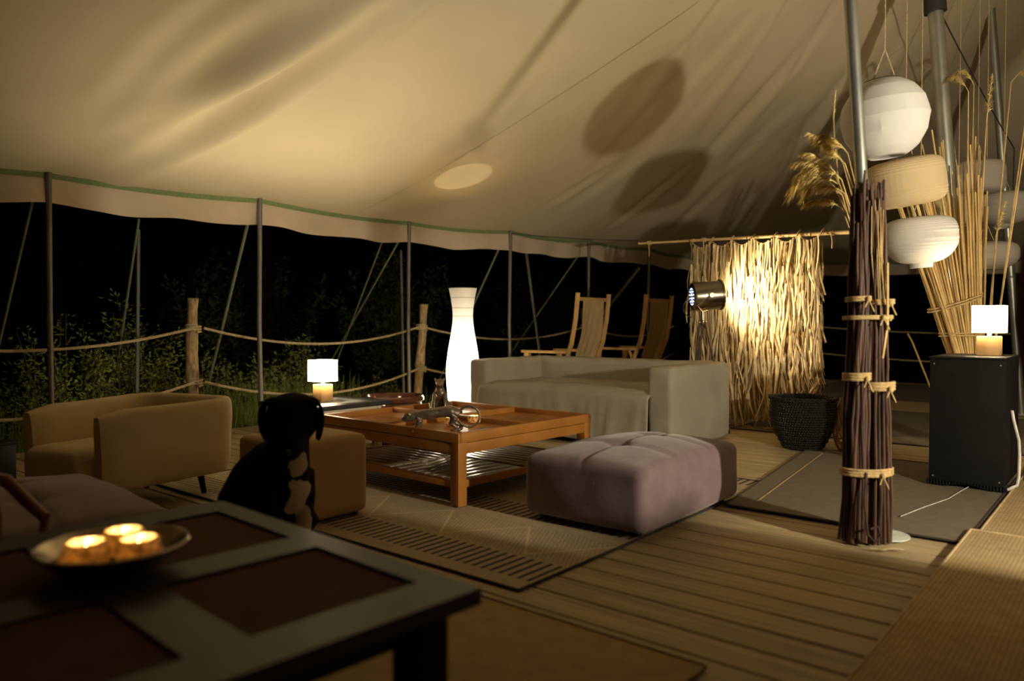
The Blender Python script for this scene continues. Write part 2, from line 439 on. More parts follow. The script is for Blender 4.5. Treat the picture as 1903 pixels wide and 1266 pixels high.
# guy lines from the pole tops down to pegs outside
GL = [((-5.57, 1.8, 1.9), (-7.1, 1.75, -.4), .010, 'leftmost guy rope, left of the first tent pole'), ((-6.0, 2.65, 1.82), (-7.4, 2.9, -.4), .010, 'guy rope beside the thin outer pole'),
      ((-5.45, 3.28, 1.9), (-7.05, 3.55, -.4), .014, 'guy rope slanting down past the left fence post'), ((-5.55, 4.75, 1.86), (-7.5, 5.2, -.4), .009, 'thin guy rope crossing another left of the slanting pole'),
      ((-5.52, 4.95, 1.88), (-7.9, 5.2, -.4), .011, 'guy rope slanting left from the third tent pole'), ((-5.25, 6.1, 1.86), (-6.9, 6.35, -.4), .011, 'guy rope slanting behind the top of the tall paper lamp'),
      ((-5.12, 7.4, 1.86), (-7.2, 7.5, -.4), .009, 'thin guy rope left of the first sling chair'), ((-5.06, 8.65, 1.74), (-7.3, 9.0, -.4), .02, 'thick webbing guy strap between the sling chairs')]
for a, b_, r, l in GL:
    bm = B(); add_tube(bm, [K(a), K(b_)], r * 1.1, 6); tag(obj('guy_rope', bm, m_guy), l, 'rope', 'guy ropes outside the tent')
bm = B(); add_tube(bm, sag((-5.96, 7.12, 2.12), (-4.06, 6.94, 1.88), .02), .004, 5); tag(obj('tension_line', bm, m_wire), 'thin cord stretched from a tent pole to the bamboo rail end', 'cord')

# main ridge poles
def mast(top, base, r, label, plate=True, cap=None):
    t = thing('tent_mast', label, 'pole', (base[0], base[1], 0))
    a = Vector((0, 0, .006)); d = Vector((top[0] - base[0], top[1] - base[1], top[2])); zt = ZR + .56; b_ = d * (zt / d.z)
    bm = B(); add_tube(bm, [a, b_], r, 16); obj('shaft', bm, m_pole, t)
    bm = B(); add_tube(bm, [b_ * .33, b_ * .335], r * 1.13, 16); obj('collar', bm, m_poledark, t)
    if plate:
        bm = B(); add_lathe(bm, [(0, .013), (.105, .013), (.11, .014), (.11, .02), (0, .022)], 28); obj('foot_plate', bm, M('pale_plate', (.62, .66, .60), .5), t)
    if cap:
        bm = B(); add_tube(bm, [d * (cap / d.z), d * ((cap + .16) / d.z)], r * 1.45, 16); obj('black_sleeve', bm, m_wire, t)
    return t
mast((-1.021, 3.578, 2.45), (-.912, 3.80, 0), .0275, 'galvanised steel tent mast rising from the dark stick bundle')
mast((-1.247, 6.518, 3.454), (-1.02, 6.80, 0), .055, 'galvanised steel tent mast among the pale reeds', cap=3.38)
mast((-1.273, 9.364, 4.413), (-1.0, 9.9, 0), .042, 'far galvanised steel tent mast right of the reeds')

# fence posts and rope rail
FX = -6.62; FP = [.62, 3.45, 6.22, 9.72, 12.6]
lab = ['bark-covered fence post at the left edge', 'bark-covered fence post behind the cream armchair', 'bark-covered fence post left of the tall paper lamp', 'bark-covered fence post behind the sling chairs', 'farthest bark-covered fence post']
for i, y in enumerate(FP):
    if i in (0, 4): continue
    t = thing('fence_post', lab[i], 'post', (FX - .06, y, -.3), 0, 'rope fence posts')
    ln = (.02, -.02, .05, .02, 0)[i]
    bm = B(); pts = []; rr = []
    for k in range(16):
        z = k / 15 * 1.54; pts.append((.012 * sin(z * 4 + i), .014 * sin(z * 3 + 2 * i) + ln * z, z)); rr.append(.052 + .006 * sin(z * 7 + i) + .004 * sin(z * 17))
    add_tube(bm, pts, rr, 14)
    for v in bm.verts: v.co += Vector((nz(v.co, 22), nz(v.co + Vector((5, 0, 0)), 22), 0)) * .004
    obj('trunk', bm, m_bark, t)
    for zc in (1.265, .77):
        bm = B(); n = 60
        add_tube(bm, [((.064) * cos(2 * pi * q / 20) + .008, .064 * sin(2 * pi * q / 20) + ln * zc, zc - .035 + .07 * q / n) for q in range(n + 1)], .0105, 6); obj('rope_wrap', bm, m_rope, t)
for i in range(4):
    for zc, nmz in ((.965, 'upper'), (.47, 'lower')):
        a = (FX, FP[i] + .05, zc); b_ = (FX, FP[i + 1] - .05, zc); dip = .17 if zc > .6 else .2
        if zc < .6 and i > 1 and False: continue
        bm = B(); add_tube(bm, sag(a, b_, dip, 24), .0125, 8)
        o = obj('fence_rope', bm, m_rope)
        tag(o, f'{nmz} pale rope of the fence, ' + ['at the left behind the armchair', 'sagging behind the dog and left table lamp', 'passing behind the tall paper lamp', 'behind the sling chairs'][i], 'rope', 'fence ropes')
for zc, l in ((.97, 'upper'), (.5, 'lower')):
    bm = B(); add_tube(bm, sag((-4.6, 13.9, zc), (.6, 13.9, zc), .12, 24), .011, 6); tag(obj('fence_rope', bm, m_rope), f'{l} thin rope across the dark far end of the tent', 'rope')
for x in (-4.6, .6):
    bm = B(); add_tube(bm, [(x, 13.9, -.02), (x, 13.9, 1.2)], .05, 10); tag(obj('fence_post', bm, m_bark), 'fence post at the far end of the tent, ' + ('left' if x < 0 else 'right') + ' end of the thin ropes', 'post')

# ------------------------------------------------------------------ rugs and mats
def mat_rect(name, label, x0, x1, y0, y1, z, mat, bind=.012, bmat=None, skew=0., lift=0.):
    t = thing(name, label, 'rug', (x1, y0, 0)); L_, Wd = x0 - x1, y1 - y0
    bm = B(); nx, ny = 24, 24
    def P(u, v): return (L_ * u + skew * v * u, Wd * v, z + .006 + lift * max(0, sin(5 * v + 2 * u)) * v)
    g = [[bm.verts.new(P(i / nx, j / ny)) for j in range(ny + 1)] for i in range(nx + 1)]
    for i in range(nx):
        for j in range(ny): bm.faces.new((g[i][j], g[i + 1][j], g[i + 1][j + 1], g[i][j + 1]))
    r = bmesh.ops.extrude_face_region(bm, geom=bm.faces[:])
    for v in r['geom']:
        if isinstance(v, bmesh.types.BMVert): v.co.z -= .0055
    obj('weave', bm, mat, t, angle=50)
    bm = B(); c = [P(0, 0), P(1, 0), P(1, 1), P(0, 1), P(0, 0)]
    for a, b_ in zip(c, c[1:]): add_tube(bm, [Vector(a), Vector(b_)], .0055, 6)
    obj('binding', bm, bmat or m_binding, t)
    return t
mat_rect('patterned_rug', 'flat-woven beige rug with dark dashes and zigzags under the low wooden table', -4.75, -1.772, 2.157, 4.64, .0015, m_rug)
mat_rect('grey_mat', 'flat dark grey mat under the basket and dark stick bundle', -1.735, -.60, 3.895, 5.98, .009, m_greymat, skew=-.27)
bm = B(); add_ribbon(bm, [(-1.62, 4.05, .0205), (-1.85, 5.9, .0205)], .012, (1, 0, 0)); o = obj('mat_seam', bm, m_bindtan); o.parent = bpy.data.objects['grey_mat']; o.matrix_parent_inverse = Matrix.Translation((.60, -3.895, 0))
mat_rect('tan_mat', 'tan ribbed mat along the right edge, nearer of two', -.60, .95, .7, 4.13, .020, m_tan, bmat=m_bindtan, skew=-.01)
mat_rect('tan_mat', 'tan ribbed mat beside the black cabinet, farther of two', -.575, .95, 4.05, 7.2, .014, m_tan, bmat=m_bindtan)
mat_rect('brown_mat', 'brown ribbed mat under the dark foreground table', -2.6, -.955, .2, 2.018, .004, m_brownmat, bmat=M('brown_binding', (.30, .22, .11), .95))
mat_rect('grey_mat', 'grey mat beyond the black cabinet, nearer of two', -3.0, -.55, 6.85, 9.4, .002, m_greymat)
mat_rect('grey_mat', 'grey mat at the dark far end of the deck', -4.0, .6, 10.8, 13.7, .002, m_greymat)

# ------------------------------------------------------------------ sofa
sofa = thing('sofa', 'grey slipcovered two-armed sofa behind the low wooden table', 'sofa', (-3.83, 5.76, 0))
hx, hy = 1.07, .54
def crease(p, amt=.006, s=9): return p + Vector((nz(p, s), nz(p + Vector((7, 3, 1)), s), nz(p + Vector((1, 9, 4)), s))) * amt
bm = B(); add_soft(bm, -hx + .2, hx - .2, -hy + .07, hy - .02, .03, .30, .03, 8, lambda p: crease(p)); obj('base', bm, m_sofa, sofa)
bm = B(); add_soft(bm, -hx, hx, hy - .24, hy, .02, .675, .055, 22, lambda p: crease(p, .007, 7) + Vector((0, 0, .012 * nz((p.x, 0, 2), 3)))); obj('backrest', bm, m_sofa, sofa)
for s in (-1, 1):
    x0, x1 = (-hx, -hx + .225) if s < 0 else (hx - .225, hx)
    def fa(p):
        p = crease(p, .006, 8)
        if p.z < .06: p.x += .008 * sin(p.y * 22)
        return p
    bm = B(); add_soft(bm, x0, x1, -hy, hy - .02, .015, .672, .045, 18, fa); obj('arm', bm, m_sofa, sofa)
def fs(p):
    if p.z > .38: p.z += .025 * cos(p.x * 1.3) + .012 * nz((p.x, p.y, 3), 4)
    if p.y < -.3: p.y -= .035 * max(0, sin((p.z - .1) * 5))
    return crease(p, .01, 6)
bm = B(); add_soft(bm, -hx + .205, hx - .205, -hy + .01, hy - .22, .27, .455, .075, 24, fs); obj('seat_cushion', bm, m_sofa, sofa)
bm = B(); nx, nv = 70, 14; g = []                                      # loose cover spilling over the seat front
for i in range(nx + 1):
    u = i / nx; x = -hx + .17 + u * (2 * hx - .36); q = []
    for j in range(nv + 1):
        v = j / nv; a = min(1, v / .35) * pi / 2
        yy = -hy + .14 - .19 * sin(a); zz = .475 - .075 * (1 - cos(a)) - max(0, v - .35) / .65 * .37
        wv = (.020 * sin(x * 17 + v * 2) + .012 * sin(x * 41 + 1)) * max(0, v - .2)
        q.append(bm.verts.new((x + .02 * v * sin(x * 9), yy - abs(wv) - .035 * max(0, v - .3), max(.012, zz + .018 * cos(x * 2.1) + .01 * nz((x, v, 0), 5)))))
    g.append(q)
for i in range(nx):
    for j in range(nv): bm.faces.new((g[i][j], g[i + 1][j], g[i + 1][j + 1], g[i][j + 1]))
o = obj('loose_seat_cover', bm, m_sofa, sofa, angle=80); sm = o.modifiers.new('s', 'SOLIDIFY'); sm.thickness = .006

# ------------------------------------------------------------------ poufs
def pouf(label, loc, rz, lx, ly, h, dim):
    t = thing('tufted_pouf', label, 'pouf', loc, rz, None)
    def f(p):
        ex, ey = p.x / (lx / 2), p.y / (ly / 2)
        if p.z > h * .6:
            k_ = (p.z - h * .6) / (h * .4)
            p.z += k_ * .075 * max(0, 1 - ex * ex * .9) * max(0, 1 - ey * ey * .9)
            for bx, by in dim:
                d = hypot(p.x - bx, p.y - by); p.z -= k_ * .036 * exp(-(d / .05) ** 2) + k_ * .012 * exp(-(d / .2) ** 2)
            for by in sorted({d[1] for d in dim}): p.z -= k_ * .012 * exp(-((p.y - by) / .02) ** 2)
            p.z -= k_ * .010 * exp(-((p.x - dim[0][0]) / .02) ** 2)
        side = 1 - max(0, min(1, abs(p.z - h * .5) / (h * .5))) ** 2
        p.x += .018 * ex * side * (1 - ey * ey); p.y += .018 * ey * side * (1 - ex * ex)
        return crease(p, .004, 6)
    bm = B(); add_soft(bm, -lx / 2, lx / 2, -ly / 2, ly / 2, .022, h, .045, 40, f); obj('cushion', bm, m_purple, t, angle=85)
    for bx, by in dim:
        bm = B(); add_ell(bm, (bx, by, h - .012), (.014, .014, .008), 10); obj('button', bm, m_purple, t)
    bm = B()
    for sx in (-1, 1):
        for sy in (-1, 1): add_lathe(bm, [(0, .0), (.025, .0), (.03, .03), (0, .03)], 12, (sx * (lx / 2 - .08), sy * (ly / 2 - .08)))
    obj('feet', bm, m_black, t)
    return t
pouf('mauve velvet tufted pouf at the edge of the patterned rug', (-2.075, 3.52, .012), 0, .70, 1.06, .325, [(0, -.18), (0, .18)])
pouf('mauve velvet tufted pouf behind the foreground table, half in shade', (-3.25, .97, .004), radians(-4), 1.02, .78, .315, [(-.18, 0), (.18, 0)])

# ------------------------------------------------------------------ cream stool and armchair
st = thing('footstool', 'cream upholstered cube footstool beside the dog', 'footstool', (-3.325, 2.29, .012))
def fq(p):
    if p.z > .3: p.z += .012 * max(0, 1 - (p.x / .23) ** 2) * max(0, 1 - (p.y / .25) ** 2)
    return crease(p, .003, 7)
bm = B(); add_soft(bm, -.225, .225, -.245, .245, .012, .42, .035, 16, fq); obj('cushion', bm, m_creamdark, st)
bm = B()
for sx in (-1, 1):
    for sy in (-1, 1): add_lathe(bm, [(0, .0), (.02, .0), (.022, .02), (0, .02)], 10, (sx * .17, sy * .19))
obj('feet', bm, m_black, st)

ac = thing('tub_armchair', 'cream upholstered tub armchair at the left of the rug', 'armchair', (-4.365, 1.865, .0), radians(16))
# local frame: the seat faces -y; a horseshoe shell, wider at the back
def shell_path():
    pts = []
    fw_, bw, ln, r = .268, .355, .43, .15
    pts += [(-fw_, -ln + .02)]
    pts += [(-fw_ - (bw - fw_) * t, -ln + (2 * ln - r) * t) for t in (.25, .5, .75, 1)]
    pts += [(-bw + r - r * cos(a), ln - r + r * sin(a)) for a in [pi / 2 * i / 6 for i in range(1, 7)]]
    pts += [(x, ln) for x in (-.12, 0, .12)]
    pts += [(bw - r + r * sin(a), ln - r + r * cos(a)) for a in [pi / 2 * i / 6 for i in range(0, 7)]]
    pts += [(bw - (bw - fw_) * t, ln - r - (2 * ln - r) * t) for t in (.25, .5, .75)] + [(fw_, -ln + .02)]
    return pts
sp = shell_path(); fine = []
for a, b_ in zip(sp, sp[1:]):
    for q in range(3): fine.append((a[0] + (b_[0] - a[0]) * q / 3, a[1] + (b_[1] - a[1]) * q / 3))
fine.append(sp[-1])
bm = B(); prev = None
sect = []
th_, zb = .055, .14
for k_ in range(20):
    a = 2 * pi * k_ / 20; sx_, sz_ = cos(a), sin(a)
    sect.append(((abs(sx_) ** .45) * (1 if sx_ > 0 else -1), (abs(sz_) ** .45) * (1 if sz_ > 0 else -1)))
N_ = len(fine)
for i, (x, y) in enumerate(fine):
    a = fine[max(0, i - 1)]; b_ = fine[min(N_ - 1, i + 1)]; d = Vector((b_[0] - a[0], b_[1] - a[1], 0)).normalized(); nrm = Vector((-d.y, d.x, 0))
    endf = min(1, min(i, N_ - 1 - i) / 3); sc = .55 + .45 * sqrt(max(0, 1 - (1 - endf) ** 2))
    zt = .565 + .02 * max(0, y) - .03 * (1 - endf); ring = []
    for su, sv in sect:
        zc = (zt + zb) / 2 + sv * (zt - zb) / 2; taper = .10 * (1 - (zc - zb) / (zt - zb))
        ring.append(bm.verts.new(Vector((x * (1 - taper * .35), y * (1 - taper * .5), zc)) + nrm * su * th_ * sc))
    if prev:
        for k_ in range(20): bm.faces.new((prev[k_], prev[(k_ + 1) % 20], ring[(k_ + 1) % 20], ring[k_]))
    else: bm.faces.new(ring)
    prev = ring
bm.faces.new(prev)
obj('backrest_shell', bm, m_cream, ac, angle=60)
bm = B(); add_soft(bm, -.218, .218, -.485, .34, .13, .36, .065, 16, lambda p: crease(p, .004, 6) + Vector((0, 0, .015 * max(0, 1 - (p.x / .3) ** 2) if p.z > .25 else 0))); obj('seat', bm, m_cream, ac)
for sx in (-1, 1):
    for sy in (-1, 1):
        bm = B(); add_tube(bm, [(sx * .22, sy * .29, .145), (sx * .235, sy * .31, 0.0)], [.02, .014], 10); obj('leg', bm, m_black, ac)

# ------------------------------------------------------------------ low wooden table
ct = thing('tray_table', 'square honey-coloured wooden tray table with slatted lower shelf', 'table', (-3.445, 3.54, .012), radians(-2))
hx, hy, zt = .655, .605, .388
for sx in (-1, 1):
    for sy in (-1, 1):
        x, y = sx * (hx - .035), sy * (hy - .035)
        bm = B(); add_box(bm, x - .033, x + .033, y - .033, y + .033, 0, zt - .04, .004); obj('leg', bm, m_honey, ct)
for sy in (-1, 1):
    bm = B(); add_box(bm, -hx + .066, hx - .066, sy * (hy - .02) - .015, sy * (hy - .02) + .015, zt - .105, zt - .046, .004); obj('apron', bm, m_honey, ct)
    bm = B(); add_box(bm, -hx, hx, sy * hy - (.02 if sy > 0 else 0), sy * hy + (.02 if sy < 0 else 0), zt - .043, zt + .012, .004); obj('rim_board', bm, m_honey, ct)
    bm = B(); add_box(bm, -hx + .05, hx - .05, sy * (hy - .03) - .014, sy * (hy - .03) + .014, .095, .135, .004); obj('shelf_rail', bm, m_honey, ct)
for sx in (-1, 1):
    bm = B(); add_box(bm, sx * (hx - .02) - .015, sx * (hx - .02) + .015, -hy + .066, hy - .066, zt - .105, zt - .046, .004); obj('apron', bm, m_honey, ct)
    bm = B(); add_box(bm, sx * hx - (.02 if sx > 0 else 0), sx * hx + (.02 if sx < 0 else 0), -hy + .022, hy - .022, zt - .043, zt + .012, .004); obj('rim_board', bm, m_honey, ct)
    bm = B(); add_box(bm, sx * (hx - .03) - .014, sx * (hx - .03) + .014, -hy + .05, hy - .05, .095, .135, .004); obj('shelf_rail', bm, m_honey, ct)
bm = B(); add_box(bm, -hx + .021, hx - .021, -hy + .021, hy - .021, zt - .043, zt - .03, .002); obj('top_panel', bm, m_honey, ct)
for qx in (-1, 1):                                                       # four loose trays fill the top
    for qy in (-1, 1):
        x0, x1 = sorted((qx * .006, qx * (hx - .024))); y0, y1 = sorted((qy * .006, qy * (hy - .024))); z0 = zt - .029
        tr = bpy.data.objects.new('tray', None); COL.objects.link(tr); tr.parent = ct
        bm = B(); add_box(bm, x0 + .012, x1 - .012, y0 + .012, y1 - .012, z0, z0 + .008); obj('tray_base', bm, m_honey, tr)
        for e in range(4):
            bm = B()
            if e < 2:
                yy = (y0, y1 - .012)[e]; add_box(bm, x0, x1, yy, yy + .012, z0, z0 + .04, .003)
            else:
                xx = (x0, x1 - .012)[e - 2]; add_box(bm, xx, xx + .012, y0 + .0125, y1 - .0125, z0, z0 + .04, .003)
            obj('tray_side', bm, m_honey, tr)
for qx in (-1, 1):                                                       # slatted shelf, a parquet of four squares
    for qy in (-1, 1):
        x0, x1 = sorted((qx * .012, qx * (hx - .046))); y0, y1 = sorted((qy * .012, qy * (hy - .046))); n = 8
        for i in range(n):
            bm = B()
            if qx * qy > 0:
                w = (y1 - y0) / n; add_box(bm, x0, x1, y0 + w * i + .004, y0 + w * (i + 1) - .004, .118, .13, .003)
            else:
                w = (x1 - x0) / n; add_box(bm, x0 + w * i + .004, x0 + w * (i + 1) - .004, y0, y1, .118, .13, .003)
            obj('shelf_slat', bm, m_slat, ct)
bm = B(); add_box(bm, -.01, .01, -hy + .05, hy - .05, .096, .125, .002); add_box(bm, -hx + .05, hx - .05, -.01, .01, .096, .124, .002); obj('shelf_bearer', bm, m_honey, ct)
TT = .012 + zt - .021                     # tray floor level

def candle_cup(label, loc, r, h, glow, mat=None, group=None, watts=.5):
    t = thing('candle_holder', label, 'candle holder', loc, 0, group)
    bm = B(); n = 14; prof = [(0, .002), (r * .55, .002), (r * .8, h * .1)]
    for i in range(n + 1): prof.append((r * (.86 + .14 * sin(pi * i / n)) + (.0025 if i % 2 else 0), h * (.12 + .88 * i / n)))
    prof += [(r * .80, h), (r * .78, h * .2), (0, h * .16)]
    add_lathe(bm, prof, 36, fn=lambda a, z: 1 + .035 * sin(12 * a + z * 190)); obj('cup', bm, mat or m_gold, t)
    bm = B(); add_lathe(bm, [(0, h * .18), (.019, h * .18), (.019, h * .18 + .014), (.0, h * .18 + .013)], 16); c = obj('candle', bm, m_wax, t)
    bm = B(); add_lathe(bm, [(0, h * .18 + .013), (.004, h * .18 + .02), (.0045, h * .18 + .026), (.002, h * .18 + .038), (0, h * .18 + .044)], 10)
    obj('flame', bm, emis('flame', (1, .62, .22), glow), t)
    bulb('candle_light', (0, 0, h * .18 + .034), watts, .006, (1, .60, .25), t)
    return t

# two bronze beasts and two candle cups on the low table
def beast(name, label, loc, rz, chains, blobs, tail, mat=m_bronze, voxel=.006):
    t = thing(name, label, 'figurine', loc, rz)
    bm = B()
    for pts, rr in chains: add_tube(bm, pts, rr, 10)
    for c, r in blobs: add_ell(bm, c, r, 14)
    blob('body', bm, mat, t, voxel, 4)
    bm = B(); add_tube(bm, tail[0], tail[1], 8); obj('tail', bm, mat, t)
    return t
legs = []
for sy, bend in ((-.026, 0), (.026, .02)):
    legs.append(([(-.115, sy, .075), (-.13 + bend, sy * 1.1, .04), (-.145 + bend, sy * 1.1, .012), (-.165 + bend, sy * 1.1, .008)], [.020, .013, .010, .011]))
    legs.append(([(.085, sy, .085), (.06 + bend, sy * 1.1, .05), (.095 + bend * 2, sy * 1.1, .03), (.085 + bend * 2, sy * 1.1, .01), (.06 + bend * 2, sy, .008)], [.026, .018, .011, .010, .011]))
curl = [(.115 + .0, 0, .10)] + [(.15, .0, .085), (.165, 0, .05), (.172, 0, .022)] + [(.19 + .0 , 0, .018)]
ring_ = [(.125 + .02 * 0, 0, .112)] + [(.168 + .062 * cos(a), .012, .085 + .062 * sin(a)) for a in [pi * .85 - i * pi * 1.75 / 22 for i in range(23)]]
beast('metal_beast', 'dark metal prowling beast figurine with ring-curled tail on the low table', (-3.10, 3.06, TT), radians(39.9) + .12,
      [([(-.135, 0, .10), (-.06, 0, .105), (0, 0, .115), (.06, 0, .118), (.11, 0, .10)], [.028, .034, .032, .036, .030]),
       ([(-.13, 0, .10), (-.165, 0, .092), (-.185, 0, .085)], [.025, .027, .022])] + legs,
      [((-.188, 0, .088), (.024, .026, .024)), ((-.21, 0, .078), (.014, .014, .012)), ((-.18, .024, .11), (.008, .006, .012)), ((-.18, -.024, .11), (.008, .006, .012))],
      (ring_, [.009 - .0002 * i for i in range(24)]))
sit = [([(.045, 0, .04), (.03, 0, .09), (0, 0, .14), (-.015, 0, .17)], [.055, .05, .04, .03]), ([(-.015, 0, .17), (-.02, 0, .20)], [.026, .03])]
for sy in (-1, 1):
    sit.append(([(-.01, sy * .035, .13), (-.05, sy * .04, .07), (-.06, sy * .04, .01)], [.02, .014, .014]))
    sit.append(([(.05, sy * .045, .05), (-.02, sy * .06, .055), (-.045, sy * .055, .012)], [.03, .022, .015]))
beast('seated_beast', 'brown metal seated beast figurine with looped tail near the far corner of the low table', (-3.83, 3.78, TT), radians(130), sit,
      [((-.03, 0, .205), (.035, .033, .033)), ((-.062, 0, .195), (.018, .02, .016)), ((-.015, .032, .232), (.012, .007, .015)), ((-.015, -.032, .232), (.012, .007, .015))],
      ([(.08 + .0, 0, .03), (.12, .02, .03), (.15, .03, .07), (.15, .03, .13), (.13, .03, .18), (.12, .03, .20)], [.013, .012, .011, .010, .009, .008]))
candle_cup('gold glass candle holder behind the curled tail of the metal beast', (-3.24, 3.30, TT), .042, .05, 20, group=None, watts=.6)
candle_cup('gold glass candle holder right of the metal beast, nearer the sofa', (-3.20, 3.46, TT), .040, .05, 20, group=None, watts=.6)

# ------------------------------------------------------------------ side table, lamps, pot
sd = thing('side_table', 'white framed side table with black top under the left table lamp', 'table', (-4.62, 3.37, .0))
bm = B(); add_box(bm, -.345, .345, -.335, .345, .405, .437, .004); obj('tabletop', bm, m_blacktop, sd)
for sx in (-1, 1):
    for sy in (-1, 1):
        bm = B(); add_box(bm, sx * .27 - .022, sx * .27 + .022, sy * .28 - .022, sy * .28 + .022, 0, .36, .003); obj('leg', bm, m_white, sd)
for sy in (-1, 1):
    bm = B(); add_box(bm, -.29, .29, sy * .28 - .018, sy * .28 + .018, .361, .404, .003); obj('apron', bm, m_white, sd)
for sx in (-1, 1):
    bm = B(); add_box(bm, sx * .27 - .018, sx * .27 + .018, -.26, .26, .361, .404, .003); obj('apron', bm, m_white, sd)

def cube_lamp(label, loc, rz, e, watts, base=.105, hb=.125, sh=.17, hs=.155, key='x'):
    t = thing('table_lamp', label, 'lamp', loc, rz)
    bm = B(); add_box(bm, -base / 2, base / 2, -base / 2, base / 2, 0, hb, .006); obj('base', bm, m_lampwood, t)
    bm = B(); add_lathe(bm, [(0, hb), (.012, hb), (.012, hb + .045), (0, hb + .045)], 12); obj('socket', bm, m_white, t)
    z0 = hb + .022; z1 = z0 + hs; h = sh / 2; r = .03
    bm = B(); prof = []
    for cx_, cy_, a0 in ((1, 1, 0), (-1, 1, 90), (-1, -1, 180), (1, -1, 270)):
        for i in range(4): a = radians(a0 + 30 * i); prof.append((cx_ * (h - r) + r * cos(a), cy_ * (h - r) + r * sin(a)))
    def ringz(z, s): return [bm.verts.new((x * s, y * s, z)) for x, y in prof]
    R_ = [ringz(z0, .985), ringz(z0, 1), ringz(z1, 1), ringz(z1, .985)]
    for a, b_ in zip(R_, R_[1:] + R_[:1]):
        for k_ in range(len(prof)): bm.faces.new((a[k_], a[(k_ + 1) % len(prof)], b_[(k_ + 1) % len(prof)], b_[k_]))
    obj('lamp_shade', bm, emis('shade_glow_' + key, (1, .80, .50), e), t, angle=30)
    bm = B()
    for a in range(2):
        d = Vector((h - .004, 0, 0)) if a else Vector((0, h - .004, 0)); add_tube(bm, [d * -1 + Vector((0, 0, z0 + .01)), d + Vector((0, 0, z0 + .01))], .002, 5)
    obj('shade_carrier', bm, m_white, t)
    bm = B(); add_ell(bm, (0, 0, z0 + .04), (.022, .022, .028), 12); obj('light_bulb', bm, emis('bulb_glow', (1, .8, .5), 8), t)
    bm = B(); add_lathe(bm, [(.012, z0 + .012), (.05, z0 + .022), (.052, z0 + .024), (.05, z0 + .025), (.012, z0 + .016)], 24); obj('downlight_stop', bm, m_white, t)  # added dish that stops the bulb's light falling on base and table
    bulb('bulb', (0, 0, z0 + hs * .42), watts, .03, WARM, t)
    return t
cube_lamp('lit cube table lamp on the black-topped side table', (-4.60, 3.34, .437), 0, E_LEFT, P_LEFT, key='left')

pot = thing('glazed_pot', 'large oxblood glazed pot with thick rim behind the side table', 'pot', (-4.80, 4.19, .0))
bm = B(); add_lathe(bm, [(0, .0), (.15, .0), (.17, .01), (.22, .10), (.243, .22), (.245, .31), (.235, .35), (.243, .355), (.258, .37), (.26, .395), (.248, .41), (.225, .408), (.21, .38), (.212, .32), (.20, .15), (.13, .03), (0, .025)], 48); obj('vessel', bm, m_glaze, pot)
bm = B(); add_lathe(bm, [(0, .2), (.2, .2), (0, .215)], 24); obj('water', bm, M('dark_water', (.01, .01, .01), .05), pot)

# tall paper floor lamp
fl = thing('floor_lamp', 'tall hourglass paper floor lamp glowing left of the sofa', 'lamp', (-5.11, 5.36, 0))
prof = [(.13, .03), (.135, .12), (.145, .25), (.158, .40), (.165, .52), (.160, .62), (.148, .72), (.130, .83), (.112, .93), (.101, 1.02), (.098, 1.08), (.103, 1.16), (.118, 1.26), (.138, 1.355)]
def floor_shade_mat():
    m = bpy.data.materials.new('paper_shade_glow'); m.use_nodes = True; nt = m.node_tree; b = nt.nodes['Principled BSDF']
    b.inputs['Base Color'].default_value = (.8, .72, .55, 1); b.inputs['Roughness'].default_value = .95
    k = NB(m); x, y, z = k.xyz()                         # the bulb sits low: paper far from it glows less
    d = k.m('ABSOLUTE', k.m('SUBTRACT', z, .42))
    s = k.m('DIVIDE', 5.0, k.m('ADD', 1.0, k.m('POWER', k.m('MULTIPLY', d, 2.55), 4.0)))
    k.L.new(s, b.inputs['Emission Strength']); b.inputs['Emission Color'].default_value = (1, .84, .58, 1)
    return m
m_fshade = floor_shade_mat()
bm = B(); pr = []
for a, b_ in zip(prof, prof[1:]):
    for q in range(3): t_ = q / 3; pr.append((a[0] + (b_[0] - a[0]) * t_, a[1] + (b_[1] - a[1]) * t_))
pr.append(prof[-1]); pr += [(r - .004, z) for r, z in reversed(pr)]
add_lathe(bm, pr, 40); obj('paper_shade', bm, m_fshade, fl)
m_ringd = M('shade_ring', (.5, .4, .25), .8)
for z in (1.08, 1.16, 1.26, 1.352):
    r = [a[0] + (b_[0] - a[0]) * (z - a[1]) / (b_[1] - a[1]) for a, b_ in zip(prof, prof[1:]) if a[1] <= z <= b_[1]][0]
    bm = B(); add_tube(bm, [((r + .0015) * cos(2 * pi * q / 36), (r + .0015) * sin(2 * pi * q / 36), z) for q in range(37)], .0022, 5, cap=False); obj('shade_hoop', bm, m_ringd, fl)
bm = B(); add_lathe(bm, [(0, 0), (.13, 0), (.13, .03), (0, .03)], 28); obj('base', bm, m_white, fl)
bm = B(); add_tube(bm, [(0, 0, .03), (0, 0, .36)], .01, 8); obj('stem', bm, m_white, fl)
bm = B(); add_ell(bm, (0, 0, .40), (.03, .03, .04), 12); obj('light_bulb', bm, emis('bulb_glow', (1, .8, .5), 60), fl)
bulb('bulb', (0, 0, .47), P_FLOOR, .008, WARM, fl)

